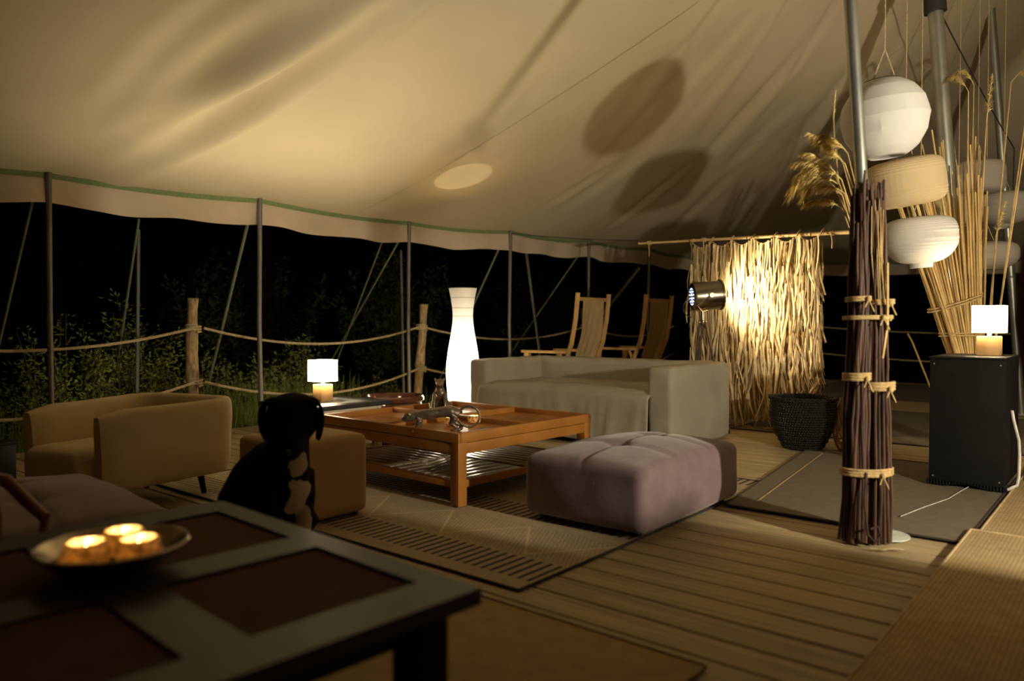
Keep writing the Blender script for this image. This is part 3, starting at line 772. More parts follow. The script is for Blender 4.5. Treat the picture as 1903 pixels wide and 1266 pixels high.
# ------------------------------------------------------------------ foreground table with inset woven panels, bowl of candles
ft = thing('dark_low_table', 'dark wooden low table with inset woven panels in the left foreground', 'table', (-1.05, 1.156, 0), radians(-3))
FZ = .45; Lx, Ly = 1.15, 1.17
xs = [-1.15, -1.03, -.63, -.51, -.125, 0]
ys = [-Ly, -.97, -.565, -.45, -.07, 0]
bm = B()
for i in range(5):
    for j in range(5):
        if i in (1, 3) and j in (1, 3): continue
        add_box(bm, xs[i], xs[i + 1], ys[j], ys[j + 1], FZ - .034, FZ)
bmesh.ops.remove_doubles(bm, verts=bm.verts[:], dist=.0005)
obj('top_frame', bm, m_dtable, ft, angle=30)
for i in (1, 3):
    for j in (1, 3):
        bm = B(); add_box(bm, xs[i] + .001, xs[i + 1] - .001, ys[j] + .001, ys[j + 1] - .001, FZ - .03, FZ - .008); obj('woven_panel', bm, m_place, ft, smooth=False)
for sx in (0, 1):
    for sy in (0, 1):
        x = -.09 if sx else -Lx + .09; y = -.09 if sy else -Ly + .09
        bm = B(); add_box(bm, x - .042, x + .042, y - .042, y + .042, 0, FZ - .035, .004); obj('leg', bm, m_black, ft)
for a in ((-Lx + .135, -.135, -.10, -.075), (-Lx + .135, -.135, -Ly + .075, -Ly + .10)):
    bm = B(); add_box(bm, a[0], a[1], a[2], a[3], FZ - .10, FZ - .0345, .003); obj('apron', bm, m_black, ft)
for a in ((-.10, -.075), (-Lx + .075, -Lx + .10)):
    bm = B(); add_box(bm, a[0], a[1], -Ly + .135, -.135, FZ - .10, FZ - .0345, .003); obj('apron', bm, m_black, ft)

BX, BY = -1.757, .713
bw = thing('silver_bowl', 'wide tarnished silver bowl holding three lit candles on the dark table', 'bowl', (BX, BY, FZ + .0005))
bm = B(); add_lathe(bm, [(0, .0), (.080, .0), (.085, .006), (.108, .018), (.13, .036), (.142, .05), (.152, .056), (.155, .060), (.151, .062), (.14, .056), (.125, .042), (.10, .023), (.08, .013), (0, .011)], 56); obj('vessel', bm, m_silver, bw)
bm = B(); add_tube(bm, [(.154 * cos(2 * pi * q / 48), .154 * sin(2 * pi * q / 48), .060) for q in range(49)], .0035, 6, cap=False); obj('rim', bm, m_silver, bw)
for (dx, dy), l in zip([(-.045, -.03), (-.012, .066), (.056, .0)], ['gold glass candle holder at the left of the silver bowl', 'gold glass candle holder at the back of the silver bowl', 'gold glass candle holder at the right front of the silver bowl']):
    ca, sa = cos(HEAD), sin(HEAD)
    candle_cup(l, (BX + dx * ca - dy * sa, BY + dx * sa + dy * ca, FZ + .014), .046, .060, 16, watts=.62)
# small glass beads heaped in the bowl
bead = None
for i in range(46):
    a = random.random() * 2 * pi; r = .02 + .095 * sqrt(random.random()); x, y = BX + r * cos(a), BY + r * sin(a)
    if bead is None:
        bm = B(); add_ell(bm, (0, 0, 0), (.008, .008, .008), 8); bead = obj('glass_bead', bm, m_gold); o = bead
    else: o = inst(bead)
    o.location = (x, y, FZ + .024 + .02 * max(0, r - .08) / .06); tag(o, 'small gold glass bead lying in the silver bowl', 'bead', 'beads in the silver bowl')

# low wooden chair at the left edge, mostly out of the picture
lc = thing('low_chair', 'orange varnished low wooden chair with curved back at the left edge', 'chair', (-2.50, .58, 0), radians(8))
bm = B(); add_soft(bm, -.12, .13, -.2, .2, .27, .30, .012, 8); obj('seat', bm, m_redchair, lc)
for sx in (-1, 1):
    for sy in (-1, 1):
        bm = B(); add_tube(bm, [(sx * .10, sy * .17, .275), (sx * .115, sy * .185, 0)], [.018, .014], 8); obj('leg', bm, m_redchair, lc)
for sy in (-1, 1):
    bm = B(); add_tube(bm, [(-.11, sy * .17, .29), (-.13, sy * .18, .42), (-.12, sy * .16, .53)], [.015, .014, .012], 8); obj('back_post', bm, m_redchair, lc)
bm = B(); add_tube(bm, [(.06, .225, .43), (-.02, .215, .47), (-.09, .19, .53), (-.14, .10, .56), (-.15, 0, .57), (-.14, -.10, .56), (-.09, -.19, .53), (-.02, -.215, .47), (.06, -.225, .43)], [.016, .019, .02, .021, .021, .021, .02, .019, .016], 10); obj('back_rail', bm, m_redchair, lc)
for sy in (-1, 1):
    bm = B(); add_tube(bm, [(.06, sy * .225, .43), (.07, sy * .21, .36), (.08, sy * .18, .285)], .012, 8); obj('arm_post', bm, m_redchair, lc)

bx = thing('black_planter', 'small black square planter at the left edge beyond the mauve pouf', 'planter', (-5.33, 1.45, 0), radians(20))
bm = B(); add_box(bm, -.10, .10, -.10, .10, 0, .27, .006); add_box(bm, -.11, .11, -.11, .11, .2705, .29, .004); obj('box', bm, m_black, bx)

# ------------------------------------------------------------------ the dog
dog = thing('dog', 'black dog with white chest sitting beside the cream footstool', 'dog', (-2.755, 1.755, 0), radians(2)); dog.scale = (.97, .94, .985)
# local +x is where the chest faces
def dog_mat():
    m = M('dog_coat', (.010, .008, .007), .85, .3, 30, .35, 160, spec=.1); b = m.node_tree.nodes['Principled BSDF']
    k = NB(m); base = b.inputs['Base Color'].links[0].from_socket; x, y, z = k.xyz()
    n = k.N.new('ShaderNodeTexNoise'); n.inputs['Scale'].default_value = 13
    tc = k.N.new('ShaderNodeTexCoord'); k.L.new(tc.outputs['Object'], n.inputs['Vector'])
    w = k.m('MULTIPLY', k.m('SUBTRACT', n.outputs['Fac'], .5), 3.2)
    def ell(cx_, cy_, cz_, rx_, ry_, rz_):
        s = k.m('ADD', k.m('ADD', k.m('POWER', k.m('DIVIDE', k.m('SUBTRACT', x, cx_), rx_), 2.), k.m('POWER', k.m('DIVIDE', k.m('SUBTRACT', y, cy_), ry_), 2.)), k.m('POWER', k.m('DIVIDE', k.m('SUBTRACT', z, cz_), rz_), 2.))
        return k.m('LESS_THAN', k.m('ADD', s, w), 1.)
    f = k.m('MAXIMUM', ell(.20, .0, .44, .12, .042, .055), ell(.19, .01, .31, .14, .065, .08))
    f = k.m('MAXIMUM', f, ell(.20, .055, .15, .14, .045, .13)); f = k.m('MAXIMUM', f, ell(.22, -.06, .05, .12, .05, .045))
    f = k.m('MULTIPLY', f, k.m('GREATER_THAN', x, .08))
    c = k.mix(f, base, (.46, .39, .29)); k.L.new(c, b.inputs['Base Color']); return m
bm = B()
add_tube(bm, [(-.20, 0, .12), (-.17, 0, .22), (-.08, 0, .34), (.03, 0, .42), (.09, 0, .47), (.11, 0, .54), (.12, 0, .60)], [.13, .155, .145, .13, .105, .085, .08], 16)
add_ell(bm, (.06, 0, .34), (.12, .12, .13)); add_ell(bm, (.10, 0, .43), (.085, .10, .09))
for sy in (-1, 1):
    add_tube(bm, [(.07, sy * .085, .40), (.09, sy * .085, .28), (.10, sy * .075, .19), (.105, sy * .072, .10), (.11, sy * .075, .035), (.15, sy * .078, .022)], [.065, .055, .040, .032, .032, .032], 12)
    add_ell(bm, (.155, sy * .078, .024), (.045, .036, .024))
    add_tube(bm, [(-.16, sy * .11, .16), (-.06, sy * .16, .20), (.01, sy * .165, .16), (-.05, sy * .15, .06), (-.06, sy * .15, .03), (.04, sy * .155, .025)], [.10, .085, .06, .04, .032, .03], 12)
    add_ell(bm, (.06, sy * .155, .024), (.045, .035, .024))
# head turned a little, muzzle lowered
hb = B()
add_ell(hb, (.0, 0, .0), (.10, .102, .09)); add_ell(hb, (-.005, 0, .03), (.09, .095, .062))
add_tube(hb, [(.05, 0, -.02), (.11, 0, -.045), (.155, 0, -.055)], [.070, .058, .046], 14); add_ell(hb, (.15, 0, -.06), (.035, .042, .032)); add_ell(hb, (.10, 0, -.082), (.06, .035, .02))
hr = Matrix.Translation((.135, 0, .630)) @ Matrix.Rotation(radians(-44), 4, 'Z') @ Matrix.Rotation(radians(18), 4, 'Y') @ Matrix.Scale(1.13, 4)
for v in hb.verts: v.co = hr @ v.co
merge(bm, hb)
m_dog = dog_mat(); blob('body', bm, m_dog, dog, .011, 8)
for sy in (-1, 1):                                    # floppy ears hang from the crown
    bm = B(); g = []
    for i in range(9):
        u = i / 8; q = []
        for j in range(7):
            v = j / 6 - .5; w = .075 * (1 - .25 * u) * sqrt(max(.04, 1 - max(0, (u - .55) / .47) ** 2))
            yy_ = [.055, .082, .100, .107, .108, .105, .100, .095, .091][i]; zz_ = [.070, .072, .060, .040, .016, -.010, -.034, -.056, -.074][i]; q.append(bm.verts.new(hr @ Vector((.005 + v * w * .75 + .035 * u, sy * (yy_ + v * w * .45 * (.3 + .7 * u)), zz_ + .01 * sin((v + .5) * pi)))))
        g.append(q)
    for i in range(8):
        for j in range(6): bm.faces.new((g[i][j], g[i + 1][j], g[i + 1][j + 1], g[i][j + 1]))
    o = obj('ear', bm, M('dog_ear', (.012, .009, .007), .9, .3, 30, spec=.1), dog, angle=80); s_ = o.modifiers.new('s', 'SOLIDIFY'); s_.thickness = .012; s_.offset = 0
    sb = o.modifiers.new('b', 'SUBSURF'); sb.levels = 1; sb.render_levels = 1
    bm = B(); c = hr @ Vector((.077, sy * .040, .012)); add_ell(bm, c, (.011, .011, .011), 12); obj('eye', bm, M('dog_eye', (.02, .01, .005), .08, spec=.7), dog)
bm = B(); c = hr @ Vector((.187, 0, -.042)); add_ell(bm, c, (.014, .02, .014), 12); obj('nose', bm, M('dog_nose', (.012, .01, .01), .3), dog)
bm = B(); add_tube(bm, [(-.29, .02, .10), (-.36, .05, .04), (-.40, .12, .025), (-.38, .20, .02)], [.028, .024, .02, .01], 10); obj('tail', bm, m_dog, dog)

# ------------------------------------------------------------------ sling chairs
def sling_chair(label, y0, y1, xb, h):
    t = thing('sling_chair', label, 'chair', (xb, (y0 + y1) / 2, 0), 0, 'sling chairs'); hw = (y1 - y0) / 2
    for s in (-1, 1):
        bm = B(); add_tube(bm, [(-.42, s * hw, .04), (-.20, s * hw, .45), (-.05, s * hw, .80), (.0, s * hw, 1.05), (.03, s * hw, h)], .03, 4)
        for v in bm.verts: v.co.x += 0
        obj('back_post', bm, m_pine, t, smooth=False)
        bm = B(); add_box(bm, -.72, -.10, s * hw - .035, s * hw + .035, .685, .715, .004); obj('armrest', bm, m_pine, t)
        bm = B(); add_box(bm, -.68, -.62, s * hw - .03, s * hw + .03, 0, .684, .004); obj('front_leg', bm, m_pine, t)
        bm = B(); add_tube(bm, [(-.22, s * (hw - .02), .68), (.10, s * (hw - .02), .0)], .022, 4); obj('rear_leg', bm, m_pine, t, smooth=False)
    bm = B(); add_box(bm, .0, .03, -hw + .032, hw - .032, h - .085, h - .045, .004); obj('top_rail', bm, m_pine, t)
    bm = B(); add_box(bm, -.70, -.66, -hw + .035, hw - .035, .40, .45, .004); obj('front_rail', bm, m_pine, t)
    bm = B(); g = []
    for i in range(23):
        u = i / 22; z = h - .065 - u * (h - .065 - .34); x = .03 - .10 * u - .30 * max(0, u - .35) ** 1.3; q = []
        for j in range(21):
            v = j / 20 * 2 - 1; w = (hw - .10) * (1 - .13 * exp(-((u - .80) / .1) ** 2))
            q.append(bm.verts.new((x + .014 * u * sin(v * 13 + u * 2) + .05 * sin(u * pi) * (v * v - .6), v * w, z)))
        g.append(q)
    for i in range(22):
        for j in range(20): bm.faces.new((g[i][j], g[i + 1][j], g[i + 1][j + 1], g[i][j + 1]))
    o = obj('canvas_sling', bm, m_sling, t, angle=80); s_ = o.modifiers.new('s', 'SOLIDIFY'); s_.thickness = .004
    return t
sling_chair('tall pine chair with canvas sling, left of the two behind the sofa', 6.55, 7.15, -4.6, 1.335)
sling_chair('tall pine chair with canvas sling, right of the two, nearer the thatch curtain', 7.98, 8.62, -4.6, 1.36)

# ------------------------------------------------------------------ thatch curtain on bamboo rail
rail = thing('bamboo_rail', 'long bamboo rail carrying the palm thatch curtain', 'rail', (0, 0, 0))
RA, RB = Vector((-4.12, 7.02, 1.858)), Vector((-1.12, 7.02, 1.795))
for i in range(5):
    a = RA.lerp(RB, i / 5 + .002); b_ = RA.lerp(RB, (i + 1) / 5 - .002); bm = B()
    r0 = .012 + .002 * i; add_tube(bm, [a, a.lerp(b_, .03), a.lerp(b_, .5), a.lerp(b_, .97), b_], [r0 * 1.15, r0, r0, r0 * 1.02, r0 * 1.2], 10); obj('cane_length', bm, m_bamboo, rail)
for t_ in (.045, .25, .66):
    p = RA.lerp(RB, t_); bm = B(); add_tube(bm, [(p.x - .02 + .04 * q / 40, p.y + .02 * cos(q * .9), p.z + .02 * sin(q * .9)) for q in range(41)], .005, 5)
    add_tube(bm, [(p.x, p.y - .02, p.z), (p.x + .015, p.y - .03, p.z - .08), (p.x + .012, p.y - .03, p.z - .14)], .006, 5)
    obj('cord_tie', bm, m_raffia, rail)
bm = B(); add_tube(bm, [RB + Vector((-.02, 0, .02)), Vector((-1.14, 6.9, 2.2)), Vector((-1.2, 6.62, 2.9))], .004, 5); obj('hanging_cord', bm, m_rope, rail)

cur = thing('thatch_curtain', 'shaggy palm leaf thatch curtain lit by the tripod spotlight', 'curtain', (-2.86, 7.02, 0))
TOPZ = 1.82; HWX = .635
def scal(x): return .055 * abs(sin((x + HWX) / (2 * HWX) * pi * 6))
bm = B(); add_tube(bm, [(-HWX + 2 * HWX * i / 60, 0, TOPZ - scal(-HWX + 2 * HWX * i / 60)) for i in range(61)], .006, 6); obj('head_cord', bm, m_raffia, cur)
for i in range(7):
    x = -HWX + 2 * HWX * i / 6; bm = B(); add_tube(bm, [(x + .017 * cos(a), .024 * sin(a), TOPZ + .013 + .0 * i + .03 * cos(a)) for a in [2 * pi * q / 14 for q in range(15)]], .004, 5, cap=False); obj('hanging_loop', bm, m_raffia, cur)
def strip_pts(L_, amp, seed):
    rr = random.Random(seed); p1, p2, c1 = rr.random() * 6, rr.random() * 6, rr.uniform(-.06, .06)
    return [(amp * sin(p1 + u * 5) * u + c1 * u * u, -.012 - .014 * sin(p2 + u * 6) * u, -L_ * u) for u in [i / 7 for i in range(8)]]
srcs = []
for i in range(14):
    bm = B(); rr = random.Random(i * 7); w = rr.uniform(.013, .029); a = rr.uniform(-.7, .7)
    pts = strip_pts(1, .02 + .03 * rr.random(), i); wd = [w * (.8, 1, 1.05, 1, .95, .85, .6, .25)[k_] for k_ in range(8)]
    prev = None
    for k_, (p, w_) in enumerate(zip(pts, wd)):
        an = a + .9 * sin(k_ * .8 + i); sd_ = Vector((cos(an), sin(an) * .6, 0)); p = Vector(p); fold_ = Vector((0, -.35 * w_, 0))
        r3 = [bm.verts.new(p - sd_ * w_ / 2), bm.verts.new(p + fold_ * .6), bm.verts.new(p + sd_ * w_ / 2)]
        if prev:
            for q in range(2): bm.faces.new((prev[q], prev[q + 1], r3[q + 1], r3[q]))
        prev = r3
    me_o = obj('palm_strip', bm, m_straw, cur, angle=70); srcs.append(me_o)
used = set(); cnt = 0
rows = [(TOPZ, 62), (1.52, 50), (1.28, 50), (1.03, 48), (.80, 45), (.58, 43)]
for z0, n in rows:
    for i in range(n):
        x = -HWX + .02 + (2 * HWX - .04) * (i + random.uniform(-.35, .35)) / (n - 1); top = z0 - (scal(x) if z0 == TOPZ else random.uniform(-.10, .10))
        L_ = min(top - .015, random.uniform(.42, .78)); si = random.randrange(14)
        if x > .30: L_ = min(L_, max(.2, top - .30 - .5 * (x - .30)))
        loc = (x, -.022 - .012 * rows.index((z0, n)) % .03 - random.uniform(0, .02), top); ro = (0, random.uniform(-.06, .06), random.uniform(-.5, .5)); sc = (1, 1, L_)
        if si not in used: o = srcs[si]; used.add(si); o.location = loc; o.rotation_euler = ro; o.scale = sc
        else: inst(srcs[si], cur, loc, ro, sc)
        cnt += 1
bm = B()
for i in range(1500):
    x = random.uniform(-HWX, HWX); top = random.choice([TOPZ - scal(x), 1.6, 1.4, 1.2, 1.0, .8, .6, .45]) + random.uniform(-.1, 0); L_ = min(top - .02, random.uniform(.35, .7))
    if x > .3: L_ = min(L_, max(.15, top - .34 - .4 * (x - .3)))
    pts = [(x + p[0] * .8, random.uniform(.0, .05) - .5 * p[1], top + p[2] * L_) for p in strip_pts(1, .03, i + 100)[::2]]
    an = random.uniform(-.9, .9); add_ribbon(bm, pts, random.uniform(.007, .016), (cos(an), sin(an) * .5, 0))
stuff(obj('thatch_underlayer', bm, M('palm_straw_under', (.52, .37, .17), .95, .55, 7, stretch=(9, 9, .8)), cur, smooth=False))
bm = B()
for i in range(70):
    x = random.uniform(-HWX, HWX * .6); a = random.uniform(0, 6.28); add_tube(bm, [(x, random.uniform(-.09, 0), .03), (x + .10 * cos(a), -.05 + .05 * sin(a), .008), (x + .17 * cos(a + .5), -.05 + .07 * sin(a), .006)], .003, 4)
stuff(obj('fallen_straw', bm, m_strawback, cur))

# tripod spotlight
sp_ = thing('tripod_spotlight', 'nickel studio spotlight on wooden tripod behind the sofa', 'lamp', (-3.14, 6.52, 0))
for i in range(3):
    a = radians(20 + 120 * i); sx_, sy_ = cos(a) * (.24 if i else .26), sin(a) * .16
    if i == 1: sy_ = .14
    for q in (-1, 1):
        off = Vector((-sin(a), cos(a), 0)) * q * .016
        bm = B(); add_tube(bm, [Vector((sx_ * .12, sy_ * .12, 1.0)) + off, Vector((sx_ * .62, sy_ * .62, .45)) + off * .8], .010, 6); obj('leg', bm, m_tripodwood, sp_)
    bm = B(); add_tube(bm, [Vector((sx_ * .35, sy_ * .35, .75)), Vector((sx_, sy_, .0))], [.011, .009], 6); obj('leg_extension', bm, m_tripodwood, sp_)
    bm = B(); add_tube(bm, [Vector((sx_ * .10, sy_ * .10, 1.02)), Vector((sx_ * .14, sy_ * .14, .97))], .021, 8); obj('leg_clamp', bm, m_brass, sp_)
    bm = B(); add_tube(bm, [Vector((sx_ * .60, sy_ * .60, .47)), Vector((sx_ * .64, sy_ * .64, .43))], .020, 8); obj('leg_clamp', bm, m_brass, sp_)
bm = B(); add_lathe(bm, [(0, .98), (.03, .98), (.04, 1.0), (.04, 1.03), (.018, 1.04), (.016, 1.12), (0, 1.12)], 20); obj('tripod_head', bm, m_chrome, sp_)
hd = Matrix.Translation((.02, 0, 1.265)) @ Matrix.Rotation(radians(42), 4, 'Z') @ Matrix.Rotation(radians(90 - 4), 4, 'Y')
def headpart(name, prof, mat, n=36):
    bm = B(); add_lathe(bm, prof, n)
    for v in bm.verts: v.co = hd @ v.co
    return obj(name, bm, mat, sp_, angle=35)
headpart('housing', [(.125, .14), (.132, .14), (.132, -.10), (.128, -.115), (.09, -.122), (.084, -.122), (.084, -.116), (.12, -.108), (.125, -.09), (.125, .14)], m_chrome)
headpart('lens_ring', [(.125, .14), (.142, .14), (.142, .155), (.128, .155), (.125, .14)], m_chrome)
for i in range(10):
    a = 2 * pi * i / 10; bm = B(); add_ell(bm, hd @ Vector((.139 * cos(a), .139 * sin(a), .148)), (.007, .007, .007), 8); obj('ring_bolt', bm, m_brass, sp_)
bm = B()
for rr_, n in ((.075, 14), (.05, 10), (.025, 6)):
    for i in range(n):
        a = 2 * pi * i / n; t = bmesh.new(); bmesh.ops.create_uvsphere(t, u_segments=8, v_segments=6, radius=.005)
        for v in t.verts: v.co = hd @ (v.co + Vector((rr_ * cos(a), rr_ * sin(a), -.121)))
        merge(bm, t)
obj('rear_vent_light', bm, emis('cool_leak', (.42, .58, 1.0), 2.2), sp_)
headpart('rear_cap', [(0, -.118), (.084, -.118), (.084, -.114), (0, -.114)], m_poledark)
bm = B(); pts = [hd @ Vector((0, .0, -.125))] + [hd @ Vector((.11 * sin(a), 0, -.125 - .10 * sin(a * 1.0) * 1.0)) for a in [pi * q / 12 for q in range(1, 12)]]
pts = [hd @ Vector((.02 + .085 * (1 - cos(a)), .03, -.122 - .075 * sin(a))) for a in [pi * q / 14 for q in range(15)]]
add_tube(bm, pts, .005, 8); obj('handle', bm, m_chrome, sp_)
for s in (-1, 1):
    bm = B(); add_tube(bm, [hd @ Vector((0, s * .14, .02)), Vector((.02, s * .145, 1.17)), Vector((.01, s * .06, 1.13)), Vector((0, 0, 1.12))], .009, 8); obj('yoke', bm, m_chrome, sp_)
    bm = B(); add_tube(bm, [hd @ Vector((0, s * .132, .02)), hd @ Vector((0, s * .165, .02))], .02, 14); obj('yoke_knob', bm, m_brass, sp_)
spd = bpy.data.lights.new('spot_beam', 'SPOT'); spd.energy = P_SPOT; spd.color = (1, .80, .50); spd.spot_size = radians(165); spd.spot_blend = .95; spd.shadow_soft_size = .05
so = bpy.data.objects.new('spot_beam', spd); COL.objects.link(so); so.parent = sp_
so.matrix_local = hd @ Matrix.Translation((0, 0, .05)) @ Matrix.Rotation(pi, 4, 'X')

# ------------------------------------------------------------------ basket and rattan lantern
def rattan_mat():
    m = M('black_rattan', (.014, .013, .012), .42, .3, 30, spec=.4); b = m.node_tree.nodes['Principled BSDF']; k = NB(m); x, y, z = k.xyz()
    an = k.m('ARCTAN2', y, x); row = k.m('MULTIPLY', z, 52.); par = k.m('MULTIPLY', k.m('FLOOR', row), pi)
    h = k.m('MULTIPLY', k.m('ABSOLUTE', k.m('SINE', k.m('ADD', k.m('ADD', k.m('MULTIPLY', an, 34.), k.m('MULTIPLY', par, .5)), k.m('MULTIPLY', z, 40.)))), k.m('SINE', k.m('MULTIPLY', k.m('FRACT', row), pi)))
    bp = k.N.new('ShaderNodeBump'); bp.inputs['Strength'].default_value = 1.; bp.inputs['Distance'].default_value = .012
    k.L.new(h, bp.inputs['Height']); k.L.new(bp.outputs[0], b.inputs['Normal']); return m
bk = thing('woven_basket', 'round black woven basket standing by the thatch curtain', 'basket', (-2.09, 6.16, .0))
bm = B(); prof = [(0, .0), (.145, .0)]
NR = 20
for i in range(NR + 1):
    z = .005 + .385 * i / NR; r = .148 + .107 * sin(min(1, z / .30) * pi / 2) - (.006 if z > .31 else 0); prof.append((r + (.006 if i % 2 else -.003), z))
prof += [(.26, .395), (.265, .408), (.255, .416), (.24, .41), (.238, .35), (.235, .2), (.16, .03), (0, .02)]
add_lathe(bm, prof, 72, fn=lambda a, z: 1 + .018 * sin(30 * a + (pi if int(z * 52) % 2 else 0))); obj('wall', bm, rattan_mat(), bk, angle=80)
bm = B()
for q in range(40):
    a = 2 * pi * q / 40; add_tube(bm, [(.25 * cos(a), .25 * sin(a), .408), (.262 * cos(a + .12), .262 * sin(a + .12), .42), (.25 * cos(a + .24), .25 * sin(a + .24), .408)], .006, 5)
obj('braided_rim', bm, M('black_rattan_rim', (.014, .013, .012), .45, spec=.4), bk)
rl = thing('rattan_lantern', 'brown rattan teardrop lantern half hidden by the dark stick bundle', 'lantern', (-1.72, 6.27, .0))
def rt(z): return max(.012, .165 * sin(min(1., z / .16 * .5 + .5) * pi / 2) if z < .16 else .165 * (1 - ((z - .16) / .42) ** 1.6))
for d in (-1, 1):
    for q in range(14):
        bm = B(); add_tube(bm, [(rt(z) * cos(2 * pi * q / 14 + d * z * 3.6), rt(z) * sin(2 * pi * q / 14 + d * z * 3.6), z + .006) for z in [.57 * i / 16 for i in range(17)]], .0055, 5); obj('cane', bm, M('rattan_cane', (.36, .17, .05), .5, .3, 20), rl)
bm = B(); add_lathe(bm, [(0, .0), (.12, .0), (.12, .02), (0, .02)], 20); obj('base', bm, M('rattan_cane', (.3, .15, .05)), rl)

# ------------------------------------------------------------------ dark stick bundle round the first mast
bd = thing('stick_bundle', 'tall bundle of dark willow sticks tied round the near mast', 'bundle', (-.975, 3.715, 0))
ca, sa = cos(HEAD), sin(HEAD)
def loc2(u, v): return (u * ca - v * sa, u * sa + v * ca)          # u to the viewer's right, v away
stick_src = []
for i in range(9):
    bm = B(); rr = random.Random(i); pts = []; r0 = rr.uniform(.0065, .010)
    for k_ in range(9): pts.append((.006 * sin(rr.random() * 6), .006 * sin(rr.random() * 6), k_ / 8))
    add_tube(bm, pts, [r0 * (1 - .35 * k_ / 8) for k_ in range(9)], 7)
    stick_src.append(obj('stick', bm, m_stick, bd))
su = set(); NST = 92
for i in range(NST):
    grp = 0 if i < 38 else 1; cu, R0 = ((-.036, .038) if grp == 0 else (.034, .046))
    a = random.random() * 2 * pi; r = sqrt(random.uniform(.45, 1)); u, v = cu + R0 * r * cos(a), R0 * 1.1 * r * sin(a)
    ub, vb = u * 1.4 - .022 + random.uniform(-.01, .01), v * 1.3 - .05
    top = random.uniform(1.45, 1.64) + (.05 if i % 23 == 0 else 0); b0 = Vector((*loc2(ub, vb), .012)); t0 = Vector((*loc2(u * .85 - .045 + random.uniform(-.008, .008), v - .10), top)); d = t0 - b0
    q = Vector((0, 0, 1)).rotation_difference(d); si = i % 9
    o = stick_src[si] if si not in su else inst(stick_src[si], bd)
    su.add(si); o.location = b0; o.rotation_mode = 'QUATERNION'; o.rotation_quaternion = q; o.scale = (1, 1, d.length)
def wrap(z, cu, ru, rv, turns=2, thick=.008, sp_h=.012):
    bm = B(); n = 20 * turns
    add_tube(bm, [(*loc2(cu + ru * cos(2 * pi * q / 20), rv * sin(2 * pi * q / 20)), z + sp_h * q / 20 * 1.0) for q in range(n + 1)], thick, 6)
    p = loc2(cu + ru * .3, -rv - .008); add_ell(bm, (p[0], p[1], z + sp_h), (.013, .013, .013), 8)
    for s in (-1, 1):
        e = loc2(cu + ru * .3 + s * .02, -rv - .02); add_tube(bm, [(p[0], p[1], z + .01), (e[0], e[1], z - .035 - .01 * s)], .003, 4)
    return obj('raffia_tie', bm, m_raffia, bd)
VO = lambda z: -.05 - .05 * z / 1.6
def wr(z, cu, ru, rv, t_, th, h):
    global loc2
    base = loc2; loc2 = lambda u, v: base(u - .022 - .018 * z / 1.6, v + VO(z)); o = wrap(z, cu, ru, rv, t_, th, h); loc2 = base
wr(.315, .004, .112, .08, 3, .007, .012); wr(.70, .048, .068, .068, 3, .008, .013); wr(.745, -.046, .056, .06, 3, .007, .012); wr(1.02, .0, .105, .076, 2, .0055, .009)
wr(1.085, .05, .06, .06, 2, .007, .012); wr(1.10, -.042, .052, .055, 2, .006, .012)
bm = B(); e = [loc2(.0, -.085), loc2(.0, -.09), loc2(-.005, -.10)]
add_tube(bm, [(*loc2(.012, -.165), 1.27), (*loc2(.015, -.165), 1.0), (*loc2(.002, -.15), .85)], .006, 5); obj('reed_strip', bm, m_reed, bd)
bm = B(); add_tube(bm, [(*loc2(-.06, -.14), .34), (*loc2(-.07, -.15), .2), (*loc2(-.06, -.16), .07), (*loc2(-.03, -.165), .035), (*loc2(-.005, -.165), .07), (*loc2(-.02, -.165), .105), (*loc2(-.05, -.165), .095)], .006, 6); obj('curled_twig', bm, m_stick, bd)
bm = B(); add_tube(bm, [(*loc2(-.06, -.18), .015), (*loc2(-.01, -.20), .013), (*loc2(.03, -.19), .017), (*loc2(.08, -.20), .013)], .005, 5); obj('twine', bm, m_rope, bd)
for i in range(7):
    a = Vector((*loc2(-.05 + .009 * i + .01 * sin(i * 3), -.155 + .01 * cos(i * 5)), 1.52 + .03 * sin(i * 2))); bm = B(); add_tube(bm, [a, a + Vector((.01 * sin(i), .0, -.2)), a + Vector((.015, .02, -.42 - .05 * sin(i)))], [.002, .003, .002], 5); obj('straw_stalk', bm, m_reed, bd)

def plume(bm, base, tip_dir, L_, droop, n=60, seed=0, width=.16):
    rr = random.Random(seed); base = Vector(base); d = Vector(tip_dir).normalized(); spine = []
    for i in range(13):
        u = i / 12; spine.append(base + d * L_ * u + Vector((0, 0, -droop * u ** 2.2 * L_)))
    add_tube(bm, spine, [.003 * (1 - .8 * i / 12) for i in range(13)], 4)
    for k_ in range(n):
        u = .12 + .86 * k_ / n; i = int(u * 12); p = spine[i].lerp(spine[min(12, i + 1)], u * 12 - i)
        t = (spine[min(12, i + 1)] - spine[max(0, i - 1)]).normalized(); s = Vector((rr.uniform(-1, 1), rr.uniform(-1, 1), rr.uniform(-.9, .3)))
        l = L_ * width * (1.25 - u) * rr.uniform(.7, 1.3) * 1.6; q = []
        for w in range(5):
            f = w / 4; q.append(p + t * l * f + s * l * .45 * f + Vector((0, 0, -l * .6 * f * f)))
        add_ribbon(bm, q, [.004, .005, .0045, .003, .001], (frame(t)[0] + s * .6).normalized())
pg = thing('pampas_grass', 'golden dried grass plumes drooping left from the top of the stick bundle', 'dried grass', (-1.03, 3.84, 0))
rv = Vector((ca, sa, 0))
